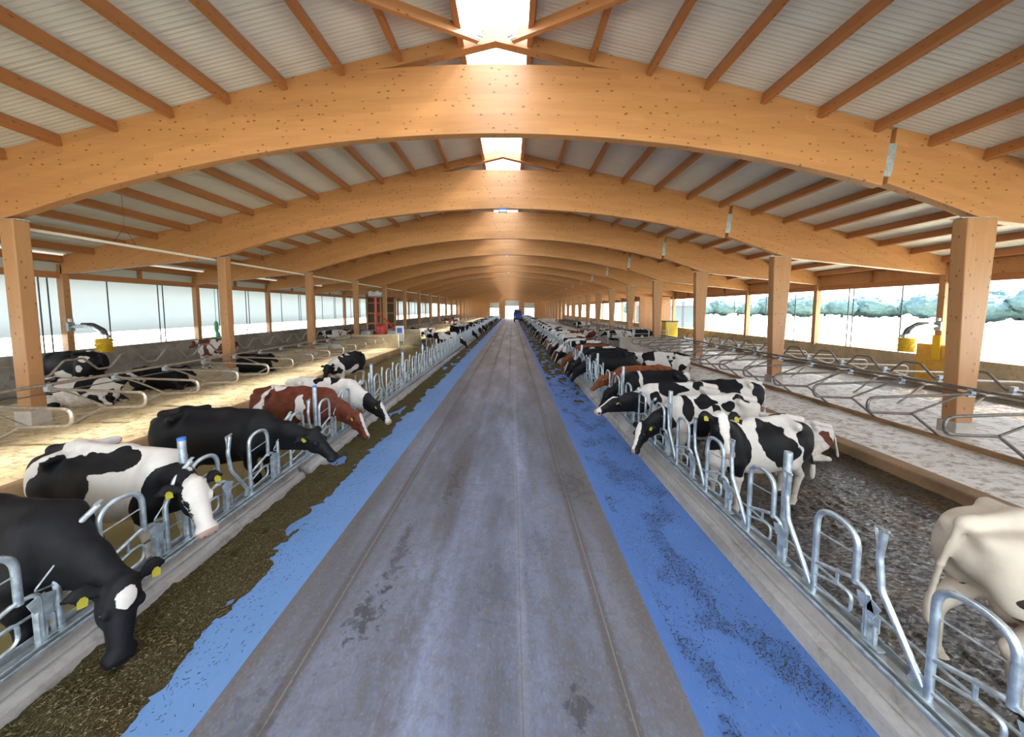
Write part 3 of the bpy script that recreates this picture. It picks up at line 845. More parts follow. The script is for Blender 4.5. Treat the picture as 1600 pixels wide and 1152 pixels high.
for k in range(-2, 45):
    for (xr, sd, y0, side, zb, mat, word) in ((XRL, 'left', 6.05, 1, .29, M_STALLW, 'sawdust'), (XRR, 'right', 5.62, -1, .08, M_STALL, 'sand')):
        y = y0 + 1.25*k
        if YS-.3 < y < YS2+.3 or y > 59: continue
        if k < 0: lab = f'looped stall divider beside the camera on the {sd}, at the edge of the picture'
        elif k < 6: lab = f'{ordn[k]} looped steel stall divider from the camera over the {sd} {word} bed'
        elif y < YS: lab = f'looped stall divider in the middle of the {sd} stall row'
        else: lab = f'looped stall divider far down the {sd} side beyond the cross passage'
        divider(xr, y, side, zb, mat, lab, f'looped stall dividers on the {sd}')
        # second row on the right, facing the side wall
        x2 = 11.25
        if y < 45 and side < 0:
            lab2 = (f'{ordn[k]} outer stall divider on the {sd}, looping towards the side wall' if 0 <= k < 6 else f'outer stall divider on the {sd} beside the camera' if k < 0 else f'outer stall divider farther down the {sd} side')
            divider(x2, y+.2, -side, zb+.02, M_STALLW, lab2, f'outer stall dividers on the {sd}')
for (xr, sd, z) in ((XRL, 'left', 1.20), (XRR, 'right', 1.20)):
    for (a, b, w) in ((YB, YS-.2, 'near'), (YS2+.4, 59.6, 'far')):
        tag(obj('neck_rail', MB().tube([(xr, a, z), (xr, b, z)], .036, 9), M_STALLW if sd == 'left' else M_STALL, smooth=True), f'{w} straight neck rail along the {sd} stalls', 'rail')
        tag(obj('neck_rail', MB().tube([(xr*1.0 + (-.0 if sd=='left' else .0), a, 1.09 if sd=='right' else 1.0), (xr, b, 1.09 if sd=='right' else 1.0)], .016, 7), M_STALL, smooth=True), f'{w} thin rail just under the neck rail along the {sd} stalls', 'rail')
# trapezoid wave rails of the outer row
for x, sd, zl, zh, y0, mm in ((-11.95, 'left', 1.22, 1.58, 4.2, M_STALLW), (11.3, 'right', 1.10, 1.44, 4.5, M_STALL)):
    pts = []
    y = y0 - 1.25*8
    while y < YS-1.2:
        pts += [(x, y, zl), (x, y+.22, zl), (x, y+.52, zh), (x, y+.90, zh), (x, y+1.2, zl)]; y += 1.25
    m = MB().tube(fillet(pts, .12, 3), .028, 8)
    tag(obj('wave_rail', m, mm, smooth=True), f'wavy steel rail over the outer stalls on the {sd}', 'rail')

# concrete partition ends of the stall blocks
for x0, x1, sd, z in ((-11.6, -7.7, 'left', 1.22), (7.3, 11.4, 'right', 1.05)):
    o = obj('partition_wall', MB().bb(x0, x1, YS-.05, YS+.12, -.1, z), M_WALLR if sd == 'left' else M_PED, bevel=.01)
    tag(o, f'low concrete partition closing the {sd} stall block at the cross passage', 'partition')
    o = obj('partition_wall', MB().bb(x0, x1, YS2-.12, YS2+.05, -.1, z), M_WALLR if sd == 'left' else M_PED, bevel=.01)
    tag(o, f'low concrete partition on the far side of the {sd} cross passage', 'partition')

# ------------------------------------------------------------------ cows by implicit surface
def smin(a, b, k):
    h = np.clip(.5 + .5*(b-a)/k, 0, 1)
    return b*(1-h) + a*h - k*h*(1-h)
class Field:
    def __init__(s, lo, hi, h):
        s.h = h; s.lo = np.array(lo, np.float32)
        n = np.ceil((np.array(hi)-np.array(lo))/h).astype(int)+1
        s.n = n
        ax = [s.lo[i] + h*np.arange(n[i], dtype=np.float32) for i in range(3)]
        s.ax = ax
        s.F = np.full(tuple(n), 1.0, np.float32)
    def _sub(s, c, r):
        sl = []
        for i in range(3):
            a = int(max(0, math.floor((c[i]-r-s.lo[i])/s.h))); b = int(min(s.n[i], math.ceil((c[i]+r-s.lo[i])/s.h)+1))
            if b <= a: return None
            sl.append(slice(a, b))
        G = np.meshgrid(*[s.ax[i][sl[i]] for i in range(3)], indexing='ij')
        return tuple(sl), G
    def put(s, sl, d, k): s.F[sl] = smin(s.F[sl], d.astype(np.float32), k)
    def ell(s, c, r, k=.06, M=None):
        q = s._sub(c, max(r)+.22)
        if q is None: return
        sl, (x, y, z) = q; x = x-c[0]; y = y-c[1]; z = z-c[2]
        if M is not None:
            x, y, z = (M[0][0]*x+M[0][1]*y+M[0][2]*z, M[1][0]*x+M[1][1]*y+M[1][2]*z, M[2][0]*x+M[2][1]*y+M[2][2]*z)
        k0 = np.sqrt((x/r[0])**2+(y/r[1])**2+(z/r[2])**2); k1 = np.sqrt((x/r[0]**2)**2+(y/r[1]**2)**2+(z/r[2]**2)**2)+1e-6
        s.put(sl, k0*(k0-1)/k1, k)
    def cone(s, a, b, ra, rb, k=.05, lat=None, ls=1.0):
        a = np.array(a, float); b = np.array(b, float); ab = b-a; L2 = (ab**2).sum()
        q = s._sub((a+b)/2, math.sqrt(L2)/2 + max(ra, rb)*max(1, ls) + .2)
        if q is None: return
        sl, (x, y, z) = q
        t = np.clip(((x-a[0])*ab[0]+(y-a[1])*ab[1]+(z-a[2])*ab[2])/L2, 0, 1)
        dx = x-(a[0]+t*ab[0]); dy = y-(a[1]+t*ab[1]); dz = z-(a[2]+t*ab[2])
        if lat is not None:
            w = np.array(lat, float); w /= np.linalg.norm(w)
            p = dx*w[0]+dy*w[1]+dz*w[2]; g = (1/ls-1)*p
            dx = dx+g*w[0]; dy = dy+g*w[1]; dz = dz+g*w[2]
        d = np.sqrt(dx*dx+dy*dy+dz*dz)-(ra+(rb-ra)*t)
        s.put(sl, d*min(1, ls), k)
    def mesh(s):
        F = s.F; nx, ny, nz = F.shape; ins = F < 0
        cnt = np.zeros((nx-1, ny-1, nz-1), np.int8)
        cor = [(i, j, k) for i in (0, 1) for j in (0, 1) for k in (0, 1)]
        for (i, j, k) in cor: cnt += ins[i:nx-1+i, j:ny-1+j, k:nz-1+k]
        act = (cnt > 0) & (cnt < 8)
        I = np.argwhere(act); idx = -np.ones(act.shape, int); idx[act] = np.arange(len(I))
        acc = np.zeros((len(I), 3)); num = np.zeros(len(I))
        for e in [(a, b) for a in cor for b in cor if sum(b)-sum(a) == 1 and all(q >= p for p, q in zip(a, b))]:
            a, b = np.array(e[0]), np.array(e[1])
            fa = F[tuple((I+a).T)]; fb = F[tuple((I+b).T)]; m = (fa < 0) != (fb < 0)
            t = np.where(m, fa/np.where(m, fa-fb, 1), 0)
            acc += np.where(m[:, None], a + t[:, None]*(b-a), 0); num += m
        V = (I + acc/num[:, None])*s.h + s.lo
        Q = []
        for ax in range(3):
            o1, o2 = [(1, 2), (2, 0), (0, 1)][ax]
            sl0 = [slice(None)]*3; sl1 = [slice(None)]*3; sl0[ax] = slice(0, -1); sl1[ax] = slice(1, None)
            A = ins[tuple(sl0)]; B = ins[tuple(sl1)]; E = np.argwhere(A != B)
            E = E[(E[:, o1] > 0) & (E[:, o2] > 0) & (E[:, o1] < F.shape[o1]-1) & (E[:, o2] < F.shape[o2]-1)]
            d1 = np.zeros(3, int); d1[o1] = 1; d2 = np.zeros(3, int); d2[o2] = 1
            q = np.stack([idx[tuple((E-d1-d2).T)], idx[tuple((E-d2).T)], idx[tuple(E.T)], idx[tuple((E-d1).T)]], 1)
            fl = ~A[tuple(E.T)]; q[fl] = q[fl][:, ::-1]
            Q.append(q)
        return V, np.concatenate(Q)

def nz3(P, s, seed, o=2):
    out = np.empty(len(P))
    for i, p in enumerate(P):
        v = Vector((p[0]*s + seed*3.7, p[1]*s*1.1 + seed*1.3, p[2]*s + seed*2.1))
        out[i] = noise.noise(v) + (.35*noise.noise(v*2.3) if o > 1 else 0)
    return out

def make_cow(name, res=.022, pose='stand', poll=(1.15, 0, 1.35), hdir=(.75, 0, -.66), hup=None, head=1.0, coatp=None, mat=None,
             legs=(0, 0, 0, 0), thin=1.0, udder=True, earside=.10, tail=0.0):
    """one continuous body mesh; faces +x, feet at z=0"""
    lo = [-1.25, -.55, -.06]; hi = [1.0, .55, 1.75]
    P = np.array(poll, float); d = np.array(hdir, float); d /= np.linalg.norm(d)
    up = np.array(hup if hup is not None else (0.5, 0, 1.0)); u = up - d*up.dot(d); u /= np.linalg.norm(u); s_ = np.cross(u, d)
    H = lambda a, b, c: P + head*(a*d + b*s_ + c*u)
    mz = H(.55, 0, 0)
    for i in range(3):
        lo[i] = min(lo[i], P[i]-.36, mz[i]-.14); hi[i] = max(hi[i], P[i]+.36, mz[i]+.14)
    lying = pose == 'lie'; zo = -.56 if lying else 0
    if lying: hi[2] = max(1.05, P[2]+.32); lo[1] = -.8; hi[1] = .8
    f = Field(lo, hi, res)
    T = lambda x, y, z: (x, y, z+zo)
    w = thin
    # trunk
    f.ell(T(.00, 0, .97), (.66, .315*w, .375), .1)
    f.ell(T(.42, 0, .98), (.42, .235*w, .37), .12)
    f.ell(T(-.52, 0, 1.08), (.44, .255*w, .28), .12)
    f.ell(T(-.12, 0, .83), (.50, .27*w, .27), .12)
    f.cone(T(.55, 0, 1.33), T(.1, 0, 1.345), .055, .055, .12)
    f.cone(T(.1, 0, 1.345), T(-.55, 0, 1.38), .055, .05, .12)
    f.cone(T(-.55, 0, 1.38), T(-.90, 0, 1.33), .05, .045, .09)
    for s in (-1, 1):
        f.cone(T(-.46, s*.275*w, 1.34), T(-.50, s*.06, 1.365), .048, .045, .07)      # hook bones
        f.cone(T(-.52, s*.24*w, 1.28), T(-.88, s*.12, 1.24), .05, .05, .10)        # pin bones
        f.cone(T(.60, s*.11, 1.24), T(.58, s*.17, .88), .09, .12, .08)             # shoulder blade
        f.ell(T(-.66, s*.17, 1.02), (.25, .13, .30), .09)                           # thigh
    if lying:
        for s in (-1, 1):
            f.cone((.62, s*.18, .30), (.86, s*.22, .09), .09, .065, .06); f.cone((.86, s*.22, .09), (.60, s*.25, .06), .055, .045, .03)
        f.cone((-.62, .22, .34), (-.25, .48, .16), .17, .12, .08); f.cone((-.25, .48, .16), (-.62, .55, .08), .08, .055, .04); f.cone((-.62, .55, .08), (-.25, .62, .05), .045, .04, .03)
        f.cone((-.62, -.22, .34), (-.30, -.34, .20), .17, .13, .08); f.cone((-.30, -.34, .2), (-.60, -.40, .07), .08, .05, .04)
    else:
        for i, s in enumerate((-1, 1)):
            o = legs[i]
            f.cone((.55, s*.17, .86), (.53+o*.35, s*.175, .62), .105, .075, .07)
            f.cone((.53+o*.35, s*.175, .62), (.56+o*.8, s*.165, .40), .070, .050, .03)
            f.ell((.57+o*.8, s*.165, .40), (.055, .052, .065), .03)
            f.cone((.56+o*.8, s*.165, .38), (.55+o*1.1, s*.165, .13), .040, .034, .02)
            f.ell((.56+o*1.1, s*.165, .115), (.05, .048, .045), .02)
            f.cone((.565+o*1.1, s*.165, .10), (.60+o*1.15, s*.165, .035), .042, .056, .02)
            o = legs[2+i]
            f.cone((-.62, s*.18, 1.0), (-.50+o*.4, s*.20, .74), .16, .115, .07)
            f.cone((-.52+o*.4, s*.20, .76), (-.78+o*.8, s*.175, .52), .10, .058, .04)
            f.ell((-.79+o*.8, s*.175, .50), (.062, .045, .075), .03)
            f.cone((-.78+o*.8, s*.175, .48), (-.74+o*1.1, s*.17, .15), .045, .036, .02)
            f.ell((-.735+o*1.1, s*.17, .125), (.05, .048, .045), .02)
            f.cone((-.73+o*1.1, s*.17, .10), (-.68+o*1.15, s*.17, .035), .042, .056, .02)
    if udder and not lying: f.ell((-.42, 0, .66), (.23, .15, .16), .05)
    if udder and not lying:
        for a in (-.50, -.36):
            for s in (-.07, .07): f.cone((a, s, .54), (a, s, .49), .020, .014, .015)
    # neck
    nb = np.array(T(.60, 0, 1.12)); nb2 = np.array(T(.66, 0, .93))
    a0 = P - d*.0 - u*.07*head
    f.cone(nb, nb*.45 + a0*.55 + np.array((0, 0, .03)), .185, .125, .11, (0, 1, 0), .72)
    f.cone(nb*.45 + a0*.55 + np.array((0, 0, .03)), a0, .125, .10, .07, (0, 1, 0), .85)
    f.cone(nb2, a0 + (d*.10 - u*.10)*head, .16, .07, .10, (0, 1, 0), .62)
    f.ell(T(.72, 0, .88), (.15, .12, .17), .08)                                    # brisket
    # head
    Mh = [list(d), list(s_), list(u)]
    f.ell(H(.07, 0, -.045), (.15*head, .100*head, .110*head), .04, Mh)
    f.cone(H(.10, 0, -.035), H(.40, 0, -.03), .096*head, .062*head, .035, s_, .95)
    f.ell(H(.445, 0, -.035), (.070*head, .088*head, .068*head), .025, Mh)
    for s in (-1, 1): f.ell(H(.13, s*.055, -.105), (.12*head, .034*head, .085*head), .035, Mh); f.ell(H(.475, s*.045, -.02), (.035*head, .030*head, .032*head), .015, Mh)
    f.cone(H(.06, 0, -.13), H(.36, 0, -.085), .062*head, .040*head, .04)
    f.ell(H(.0, 0, .02), (.06*head, .06*head, .05*head), .04, Mh)
    for s in (-1, 1):
        f.ell(H(.15, s*.088, .005), (.045*head, .026*head, .032*head), .02, Mh)
        # ear: flattened cup, tilted back and slightly down
        e0 = H(.01, s*.085, -.02); e1 = H(-.03, s*.175, -.03-earside*.15); e2 = H(-.02, s*.245, -.04-earside*.3)
        f.cone(e0, e1, .028*head, .056*head, .015, u, .40); f.cone(e1, e2, .056*head, .020*head, .01, u, .40)
    # tail
    tb = T(-.93, 0, 1.31)
    f.cone(T(-.86, 0, 1.33), tb, .045, .035, .03)
    ty = tail
    if lying: f.cone(tb, (-1.02, .05, .45), .028, .022, .02); f.cone((-1.02, .05, .45), (-.98, .25, .06), .022, .03, .02)
    else:
        f.cone(tb, (-1.0, ty*.4, .95), .028, .020, .02); f.cone((-1.0, ty*.4, .95), (-.99, ty, .62), .020, .018, .02)
        f.ell((-.985, ty, .52), (.035, .035, .14), .03)
    f.F[:, :, f.ax[2] < .0] = .5
    V, Q = f.mesh()
    V[:, 2] = np.maximum(V[:, 2], 0)
    me = bpy.data.meshes.new(name)
    me.from_pydata(V.tolist(), [], Q.tolist()); me.update()
    me.polygons.foreach_set('use_smooth', [True]*len(me.polygons))
    me.materials.append(mat or M_BW)
    # coat fields
    rel = V - P; hd = rel@d/head; hs = rel@s_/head; hu = rel@u/head
    hw = np.clip((hd+.08)/.10, 0, 1)*np.clip((.22-np.abs(hs))/.05, 0, 1)*np.clip((.30-np.abs(hu))/.05, 0, 1)     # head region
    ear = np.clip((np.abs(hs)-.10)/.02, 0, 1)*(np.abs(hd+.02) < .12)*(np.abs(hs) < .32)*(np.abs(hu) < .16)
    cp = dict(kind='noise', seed=1, scale=2.0, bias=.05, headdark=1, blaze=.03, legwhite=1); cp.update(coatp or {})
    z = V[:, 2] - zo
    if cp['kind'] == 'noise':
        dk = nz3(V, cp['scale'], cp['seed']) + cp['bias']
    elif cp['kind'] == 'solid': dk = np.full(len(V), .5)
    elif cp['kind'] == 'pale': dk = nz3(V, 3.6, cp['seed']) - .47
    else:
        dk = np.full(len(V), -.3)
        W = V + np.stack([nz3(V, 3.4, 50+cp.get('seed', 1)*3+q) for q in range(3)], 1)*.11
        for sp_ in cp['spots']:
            c, r = np.array(sp_[:3]), np.array(sp_[3:6])
            v = 1-np.sqrt((((W-c)/r)**2).sum(1)); dk = np.maximum(dk, np.clip(v, -.3, .4)) if len(sp_) == 6 else np.minimum(dk, -np.clip(v, -.4, .4))
        pass
    if cp['legwhite'] and not lying: dk = np.minimum(dk, np.clip((z-.66)*2.2, -.5, .5) + .1*nz3(V, 5, 4))
    hdk = np.full(len(V), .4) if cp['headdark'] else np.full(len(V), -.35)
    if cp['headdark'] and cp['blaze'] > 0:
        top = (hu > -.05)
        bz = (np.abs(hs) - cp['blaze']*(1 + .5*np.clip(1-np.abs(hd-.1)/.15, 0, 1)) - (.06 if cp.get('wm') else 0)*(hd > .36))*4
        hdk = np.where(top | (hd > .40), np.minimum(hdk, bz), hdk)
    if cp.get('star'): hdk = np.where(hu > -.05, np.minimum(.4, (np.sqrt(((hd-.09)/.075)**2 + (hs/.05)**2)-1)*.3), .4)
    dk = dk*(1-hw) + hdk*hw
    if cp['headdark']: dk = dk*(1-ear) + .4*ear
    pink = np.clip((hd-.44)/.03, 0, 1)*(np.abs(hs) < .12)*(np.abs(hu+.03) < .12)
    if udder and not lying: pink = np.maximum(pink, ((z < .62) & (z > .45) & (np.abs(V[:, 1]) < .13) & (V[:, 0] > -.62) & (V[:, 0] < -.24)).astype(float))
    hoof = (V[:, 2] < .065).astype(float) if not lying else np.zeros(len(V))
    for nm, arr in (('dark', dk), ('pink', pink), ('hoof', hoof)):
        at = me.attributes.new(nm, 'FLOAT', 'POINT'); at.data.foreach_set('value', arr.astype(np.float32))
    me['eyes'] = [list(map(float, H(.15, s*.103, .005))) for s in (-1, 1)][0] + [float(q) for q in H(.15, .103, .005)]
    # frames for eyes, nostrils and tags kept as python data
    INFO[name] = dict(H=H, d=d, s=s_, u=u, head=head, eye=[H(.15, s*.098, .004) for s in (-1, 1)],
                      nos=[H(.50, s*.040, -.005) for s in (-1, 1)], ear=[(H(.0, s*.18, -.03-earside*.15), s) for s in (-1, 1)])
    return me
INFO = {}
eye_me = MB().ball((0, 0, 0), (.020, .020, .020), 10, 8).mesh('eye', M_EYE, True)
nos_me = MB().ball((0, 0, 0), (.014, .011, .008), 8, 6).mesh('nostril', M_BLACK, True)
tag_me = MB().prism_y([(-.026, -.040), (.026, -.040), (.028, .008), (.010, .032), (-.010, .032), (-.028, .008)], -.0015, .0015).box((0, 0, .02), (.012, .010, .012)).mesh('ear_tag', M_YTAG)
def place_cow(me, loc, rz, label, group=None, scale=1.0, parts=True, tags=(0, 1)):
    o = link('cow', me, loc=loc); o.rotation_euler = (0, 0, rz); o.scale = (scale,)*3
    tag(o, label, 'cow', group)
    if parts:
        I = INFO[me.name]
        for e in I['eye']: link('eye', eye_me, o, tuple(e))
        for e in I['nos']: link('nostril', nos_me, o, tuple(e))
        for i in tags:
            e, s = I['ear'][i]
            t = link('ear_tag', tag_me, o); t['label'] = 'yellow ear tag'
            # face outwards, hang in front of the ear
            X_ = -Vector(I['s']); Y_ = Vector(I['u']); Z_ = -Vector(I['d'])
            M = Matrix((X_, Y_, Z_)).transposed().to_4x4()
            M.translation = Vector(e) + Y_*.036 + Z_*-.02
            t.matrix_local = M
    return o
GL = 'cows feeding at the left fence'; GR = 'cows feeding at the right fence'
FLR = -.1
cow = make_cow
# ---- left, near to far
m1 = cow('cow_a', .017, poll=(1.21, -.02, .74), hdir=(.22, -.22, -.80), hup=(.8, -.2, .3), head=1.12, coatp=dict(kind='solid', legwhite=0, star=1, blaze=0), mat=M_BW)
place_cow(m1, (-4.50, 2.62, FLR), R(-3), 'all-black cow with a white forehead star, head down in the silage at lower left', GL, 1.03)
m2 = cow('cow_b', .017, poll=(1.12, -.14, 1.10), hdir=(.55, -.22, -.85), hup=(.9, -.25, .4), head=1.1, mat=M_BW,
  coatp=dict(kind='spots', headdark=1, blaze=.072, wm=1, spots=[(-.30, -.28, 1.02, .34, .25, .42), (-.62, -.2, .70, .22, .2, .25), (.12, -.12, 1.28, .34, .16, .12), (-.85, -.05, 1.30, .20, .28, .12), (-.95, -.15, 1.0, .12, .2, .22),
    (.88, -.05, .98, .24, .40, .36), (.62, -.2, .72, .16, .3, .26), (.30, .25, 1.1, .4, .2, .4), (-.4, .25, 1.0, .3, .2, .3), (.55, -.3, .60, .2, .2, .18)]))
place_cow(m2, (-4.62, 3.66, FLR), R(-6), 'black and white cow with a white face looking out through the left fence', GL, 1.03)
m3 = cow('cow_c', .019, poll=(1.42, -.03, 1.03), hdir=(.62, -.06, -.62), hup=(.6, -.1, .8), head=1.08, coatp=dict(kind='solid', legwhite=0, blaze=0), mat=M_BW, legs=(.1, 0, 0, .08))
place_cow(m3, (-4.66, 5.02, FLR), R(0), 'all-black cow with a long outstretched neck, second black cow on the left', GL, 1.04, tags=(0,))
m4 = cow('cow_d', .021, poll=(1.22, 0, .80), hdir=(.42, -.08, -.82), hup=(.8, -.1, .4), head=1.08, mat=M_RW,
  coatp=dict(kind='spots', headdark=1, blaze=.035, legwhite=1, spots=[(0, 0, 1.15, .62, .6, .5), (-.8, 0, 1.2, .3, .4, .35), (.6, 0, 1.0, .5, .4, .5), (1.0, 0, .9, .4, .4, .4), (.2, -.3, 1.05, .09, .3, .30, -1), (-.75, -.2, .85, .14, .3, .2, -1), (-.35, 0, 1.4, .16, .16, .1, -1)]))
place_cow(m4, (-4.50, 6.66, FLR), R(0), 'red and white cow feeding between the all-black cow and a white-fronted one', GL, 1.0, tags=(0,))
m5 = cow('cow_e', .024, poll=(1.25, 0, .78), hdir=(.5, -.05, -.8), hup=(.8, 0, .5), head=1.05, mat=M_BW,
  coatp=dict(kind='spots', headdark=1, blaze=.05, wm=1, spots=[(1.12, 0, .85, .26, .3, .28), (.25, .1, 1.36, .10, .3, .1), (-.1, -.05, 1.36, .12, .08, .1), (-.6, .2, 1.0, .3, .3, .3)]))
place_cow(m5, (-4.42, 7.50, FLR), R(0), 'mostly white cow with a black head feeding just behind the red and white cow', GL, 1.0, tags=(0,))
m6 = cow('cow_f', .026, poll=(1.10, .0, 1.12), hdir=(.5, .15, -.85), mat=M_BW, coatp=dict(seed=5, bias=.22, scale=1.6, blaze=.0))
place_cow(m6, (-6.2, 11.9, FLR), R(-97), 'dark cow standing in the left alley, facing the camera by the sawdust bed', None, .98, tags=())

# ---- right, near to far
r0 = cow('cow_g', .019, poll=(1.25, .1, 1.45), hdir=(.8, .1, -.5), mat=M_CREAM, coatp=dict(kind='spots', seed=9, headdark=0, blaze=0, legwhite=0, spots=[(-.70, -.3, 1.06, .06, .5, .05), (-.80, -.3, .94, .07, .5, .06), (-.66, -.3, .88, .08, .5, .07), (-.74, -.3, .76, .05, .5, .05), (-.42, -.3, .95, .10, .5, .08), (-.18, -.3, .84, .13, .5, .09)]), legs=(0, .1, .05, -.10), tail=.1)
place_cow(r0, (4.50, 2.28, FLR), R(-8), 'cream cow with a few small black spots cut off by the right edge', 'cows standing in the right alley', 1.04, parts=True)
r1 = cow('cow_h', .017, poll=(.92, .24, 1.58), hdir=(.16, .42, -.85), hup=(.4, .8, .5), head=1.08, mat=M_BW, legs=(.05, -.05, -.05, .12), tail=.16,
  coatp=dict(kind='spots', headdark=1, blaze=.042, wm=1, spots=[(-.02, .26, 1.16, .27, .36, .34), (-.22, .28, .96, .26, .28, .30), (.56, .22, 1.06, .20, .34, .44), (.78, .1, 1.3, .22, .3, .26), (-.66, .25, 1.10, .17, .25, .32), (-1.0, .1, .95, .10, .2, .5), (.36, .02, 1.40, .07, .10, .1), (-.45, -.05, 1.38, .10, .1, .05), (.28, .30, .80, .04, .1, .03), (.1, -.2, 1.1, .4, .3, .3)]))
place_cow(r1, (3.74, 4.80, FLR), R(193), 'black and white cow with a white blaze standing behind the right fence, facing the camera', 'cows standing in the right alley', .98)
r2 = cow('cow_i', .020, poll=(1.28, .14, .86), hdir=(.42, .40, -.72), hup=(.7, .3, .7), head=1.05, mat=M_BW,
  coatp=dict(kind='spots', headdark=1, blaze=.035, spots=[(1.0, .05, 1.0, .30, .35, .34), (.45, .15, 1.22, .12, .22, .22), (.10, .12, 1.30, .20, .14, .16), (-.05, .28, 1.08, .13, .14, .17), (-.30, .20, 1.25, .15, .14, .12), (.18, .3, 1.0, .14, .2, .12), (-.55, .12, 1.34, .14, .12, .1), (.3, .3, .82, .2, .2, .2), (-.6, .3, .9, .14, .2, .14)]))
place_cow(r2, (3.72, 6.02, FLR), R(180), 'white cow with scattered black spots, muzzle hanging over the blue strip on the right', GR, 1.0, tags=(1,))
r3 = cow('cow_j', .022, poll=(1.36, .05, 1.04), hdir=(.80, .15, -.45), hup=(.4, .1, .9), head=1.05, mat=M_BW,
  coatp=dict(kind='spots', headdark=1, blaze=.02, wm=1, spots=[(1.0, .05, 1.0, .34, .35, .30), (.1, .1, 1.28, .34, .2, .16), (-.45, .1, 1.34, .14, .2, .1), (.5, .25, 1.15, .12, .2, .14)]))
place_cow(r3, (3.62, 7.02, FLR), R(180), 'black and white cow stretching its head level over the right curb', GR, 1.0, tags=(1,))
r5 = cow('cow_k', .026, poll=(1.15, -.1, .95), hdir=(.6, -.1, -.7), mat=M_BW,
  coatp=dict(kind='spots', headdark=1, blaze=0, spots=[(.2, 0, 1.2, .6, .5, .4), (-.70, .2, 1.1, .18, .25, .32), (.9, 0, 1, .4, .4, .4)]), tail=.1)
place_cow(r5, (5.15, 7.66, FLR), R(180), 'black cow with a white rump and dark tail standing back in the right alley', 'cows standing in the right alley', .95, tags=())
r4 = cow('cow_l', .026, poll=(1.2, 0, .85), hdir=(.4, 0, -.85), mat=M_BW,
  coatp=dict(kind='spots', headdark=1, blaze=0, spots=[(0, 0, 1.1, .9, .6, .6), (1, 0, 1, .5, .5, .5), (.38, 0, 1.2, .05, .5, .5, -1)]))
place_cow(r4, (3.75, 8.42, FLR), R(180), 'black cow with one narrow white band behind the shoulder, right fence', GR, 1.0, tags=())
r6 = cow('cow_m', .028, poll=(1.15, 0, 1.05), hdir=(.6, 0, -.65), mat=M_BR, coatp=dict(kind='solid', legwhite=0, blaze=0))
place_cow(r6, (3.8, 9.35, FLR), R(180), 'plain brown cow behind the black cow with the white band', GR, .98, tags=(1,))
rl = cow('cow_n', .024, pose='lie', poll=(1.05, .1, .95), hdir=(.7, .2, -.4), mat=M_RW, coatp=dict(kind='spots', headdark=0, blaze=0, spots=[(-.28, .22, .72, .15, .2, .13), (-.72, .2, .50, .14, .25, .22), (.1, .3, .5, .06, .1, .1)]))
place_cow(rl, (5.95, 6.75, FLR), R(165), 'pale cow with a reddish patch lying against the brown bed curb', None, .80, tags=())

# ---- shared variants for the distance
def variant(tag_, n, **k): return make_cow('cow_'+tag_, .034, **k)
fd = dict(poll=(1.24, 0, .74), hdir=(.4, 0, -.85))
VF = [('black and white', variant('fa', 0, mat=M_BW, coatp=dict(seed=2, bias=.05), **fd)),
      ('black and white', variant('fb', 0, mat=M_BW, coatp=dict(seed=8, bias=-.12, blaze=.05), **fd)),
      ('black', variant('fc', 0, mat=M_BW, coatp=dict(kind='solid', legwhite=0, blaze=0), **fd)),
      ('red and white', variant('fd', 0, mat=M_RW, coatp=dict(seed=4, bias=.12), **fd)),
      ('brown', variant('fe', 0, mat=M_BR, coatp=dict(kind='solid', legwhite=0, blaze=0), **fd)),
      ('pale', variant('ff', 0, mat=M_CREAM, coatp=dict(kind='pale', seed=3, headdark=1, blaze=.05), **fd))]
VS = [('black and white', variant('sa', 0, mat=M_BW, coatp=dict(seed=12, bias=-.02), poll=(1.15, .1, 1.30), hdir=(.7, .1, -.55))),
      ('red and white', variant('sb', 0, mat=M_RW, coatp=dict(seed=22, bias=.02), poll=(1.15, -.1, 1.30), hdir=(.7, -.1, -.55))),
      ('black', variant('sd', 0, mat=M_BW, coatp=dict(seed=31, bias=.35, blaze=0), poll=(1.15, -.1, 1.2), hdir=(.6, -.1, -.7)))]
VL = [('black and white', variant('la', 0, pose='lie', mat=M_BW, coatp=dict(seed=41, bias=-.10, blaze=.06), poll=(.95, .15, .92), hdir=(.75, .2, -.5))),
      ('black', variant('lb', 0, pose='lie', mat=M_BW, coatp=dict(kind='solid', legwhite=0, blaze=0), poll=(.95, -.15, .85), hdir=(.75, -.2, -.5)))]
rnd = random.Random(11)
order = [2, 1, 4, 2, 1, 3, 0, 2, 3, 5, 1, 3, 3, 5, 0, 4, 1]
place_cow(VF[2][1], (3.72, 12.1, FLR), R(180), 'black cow with its head on the blue strip, first of the packed far row', GR, 1.02, parts=False)
y = 12.95; i = 0
while y < 50:
    c = order[i % len(order)] if i < 17 else rnd.choice([0, 1, 0, 1, 2, 3, 3, 4, 5])
    if i < 34 or rnd.random() < .6:
        nm, me = VF[c]
        place_cow(me, (3.74 + rnd.uniform(-.12, .14), y, FLR), R(180+rnd.uniform(-5, 5)), f'{nm} cow in the packed row feeding far down the right fence', GR, rnd.uniform(.95, 1.04), parts=False)
    y += .86; i += 1
while y < 92:
    nm, me = rnd.choice(VF)
    place_cow(me, (3.74, y, FLR), R(180), f'{nm} cow in the packed row feeding far down the right fence', GR, 1.0, parts=False)
    y += rnd.uniform(1, 3)
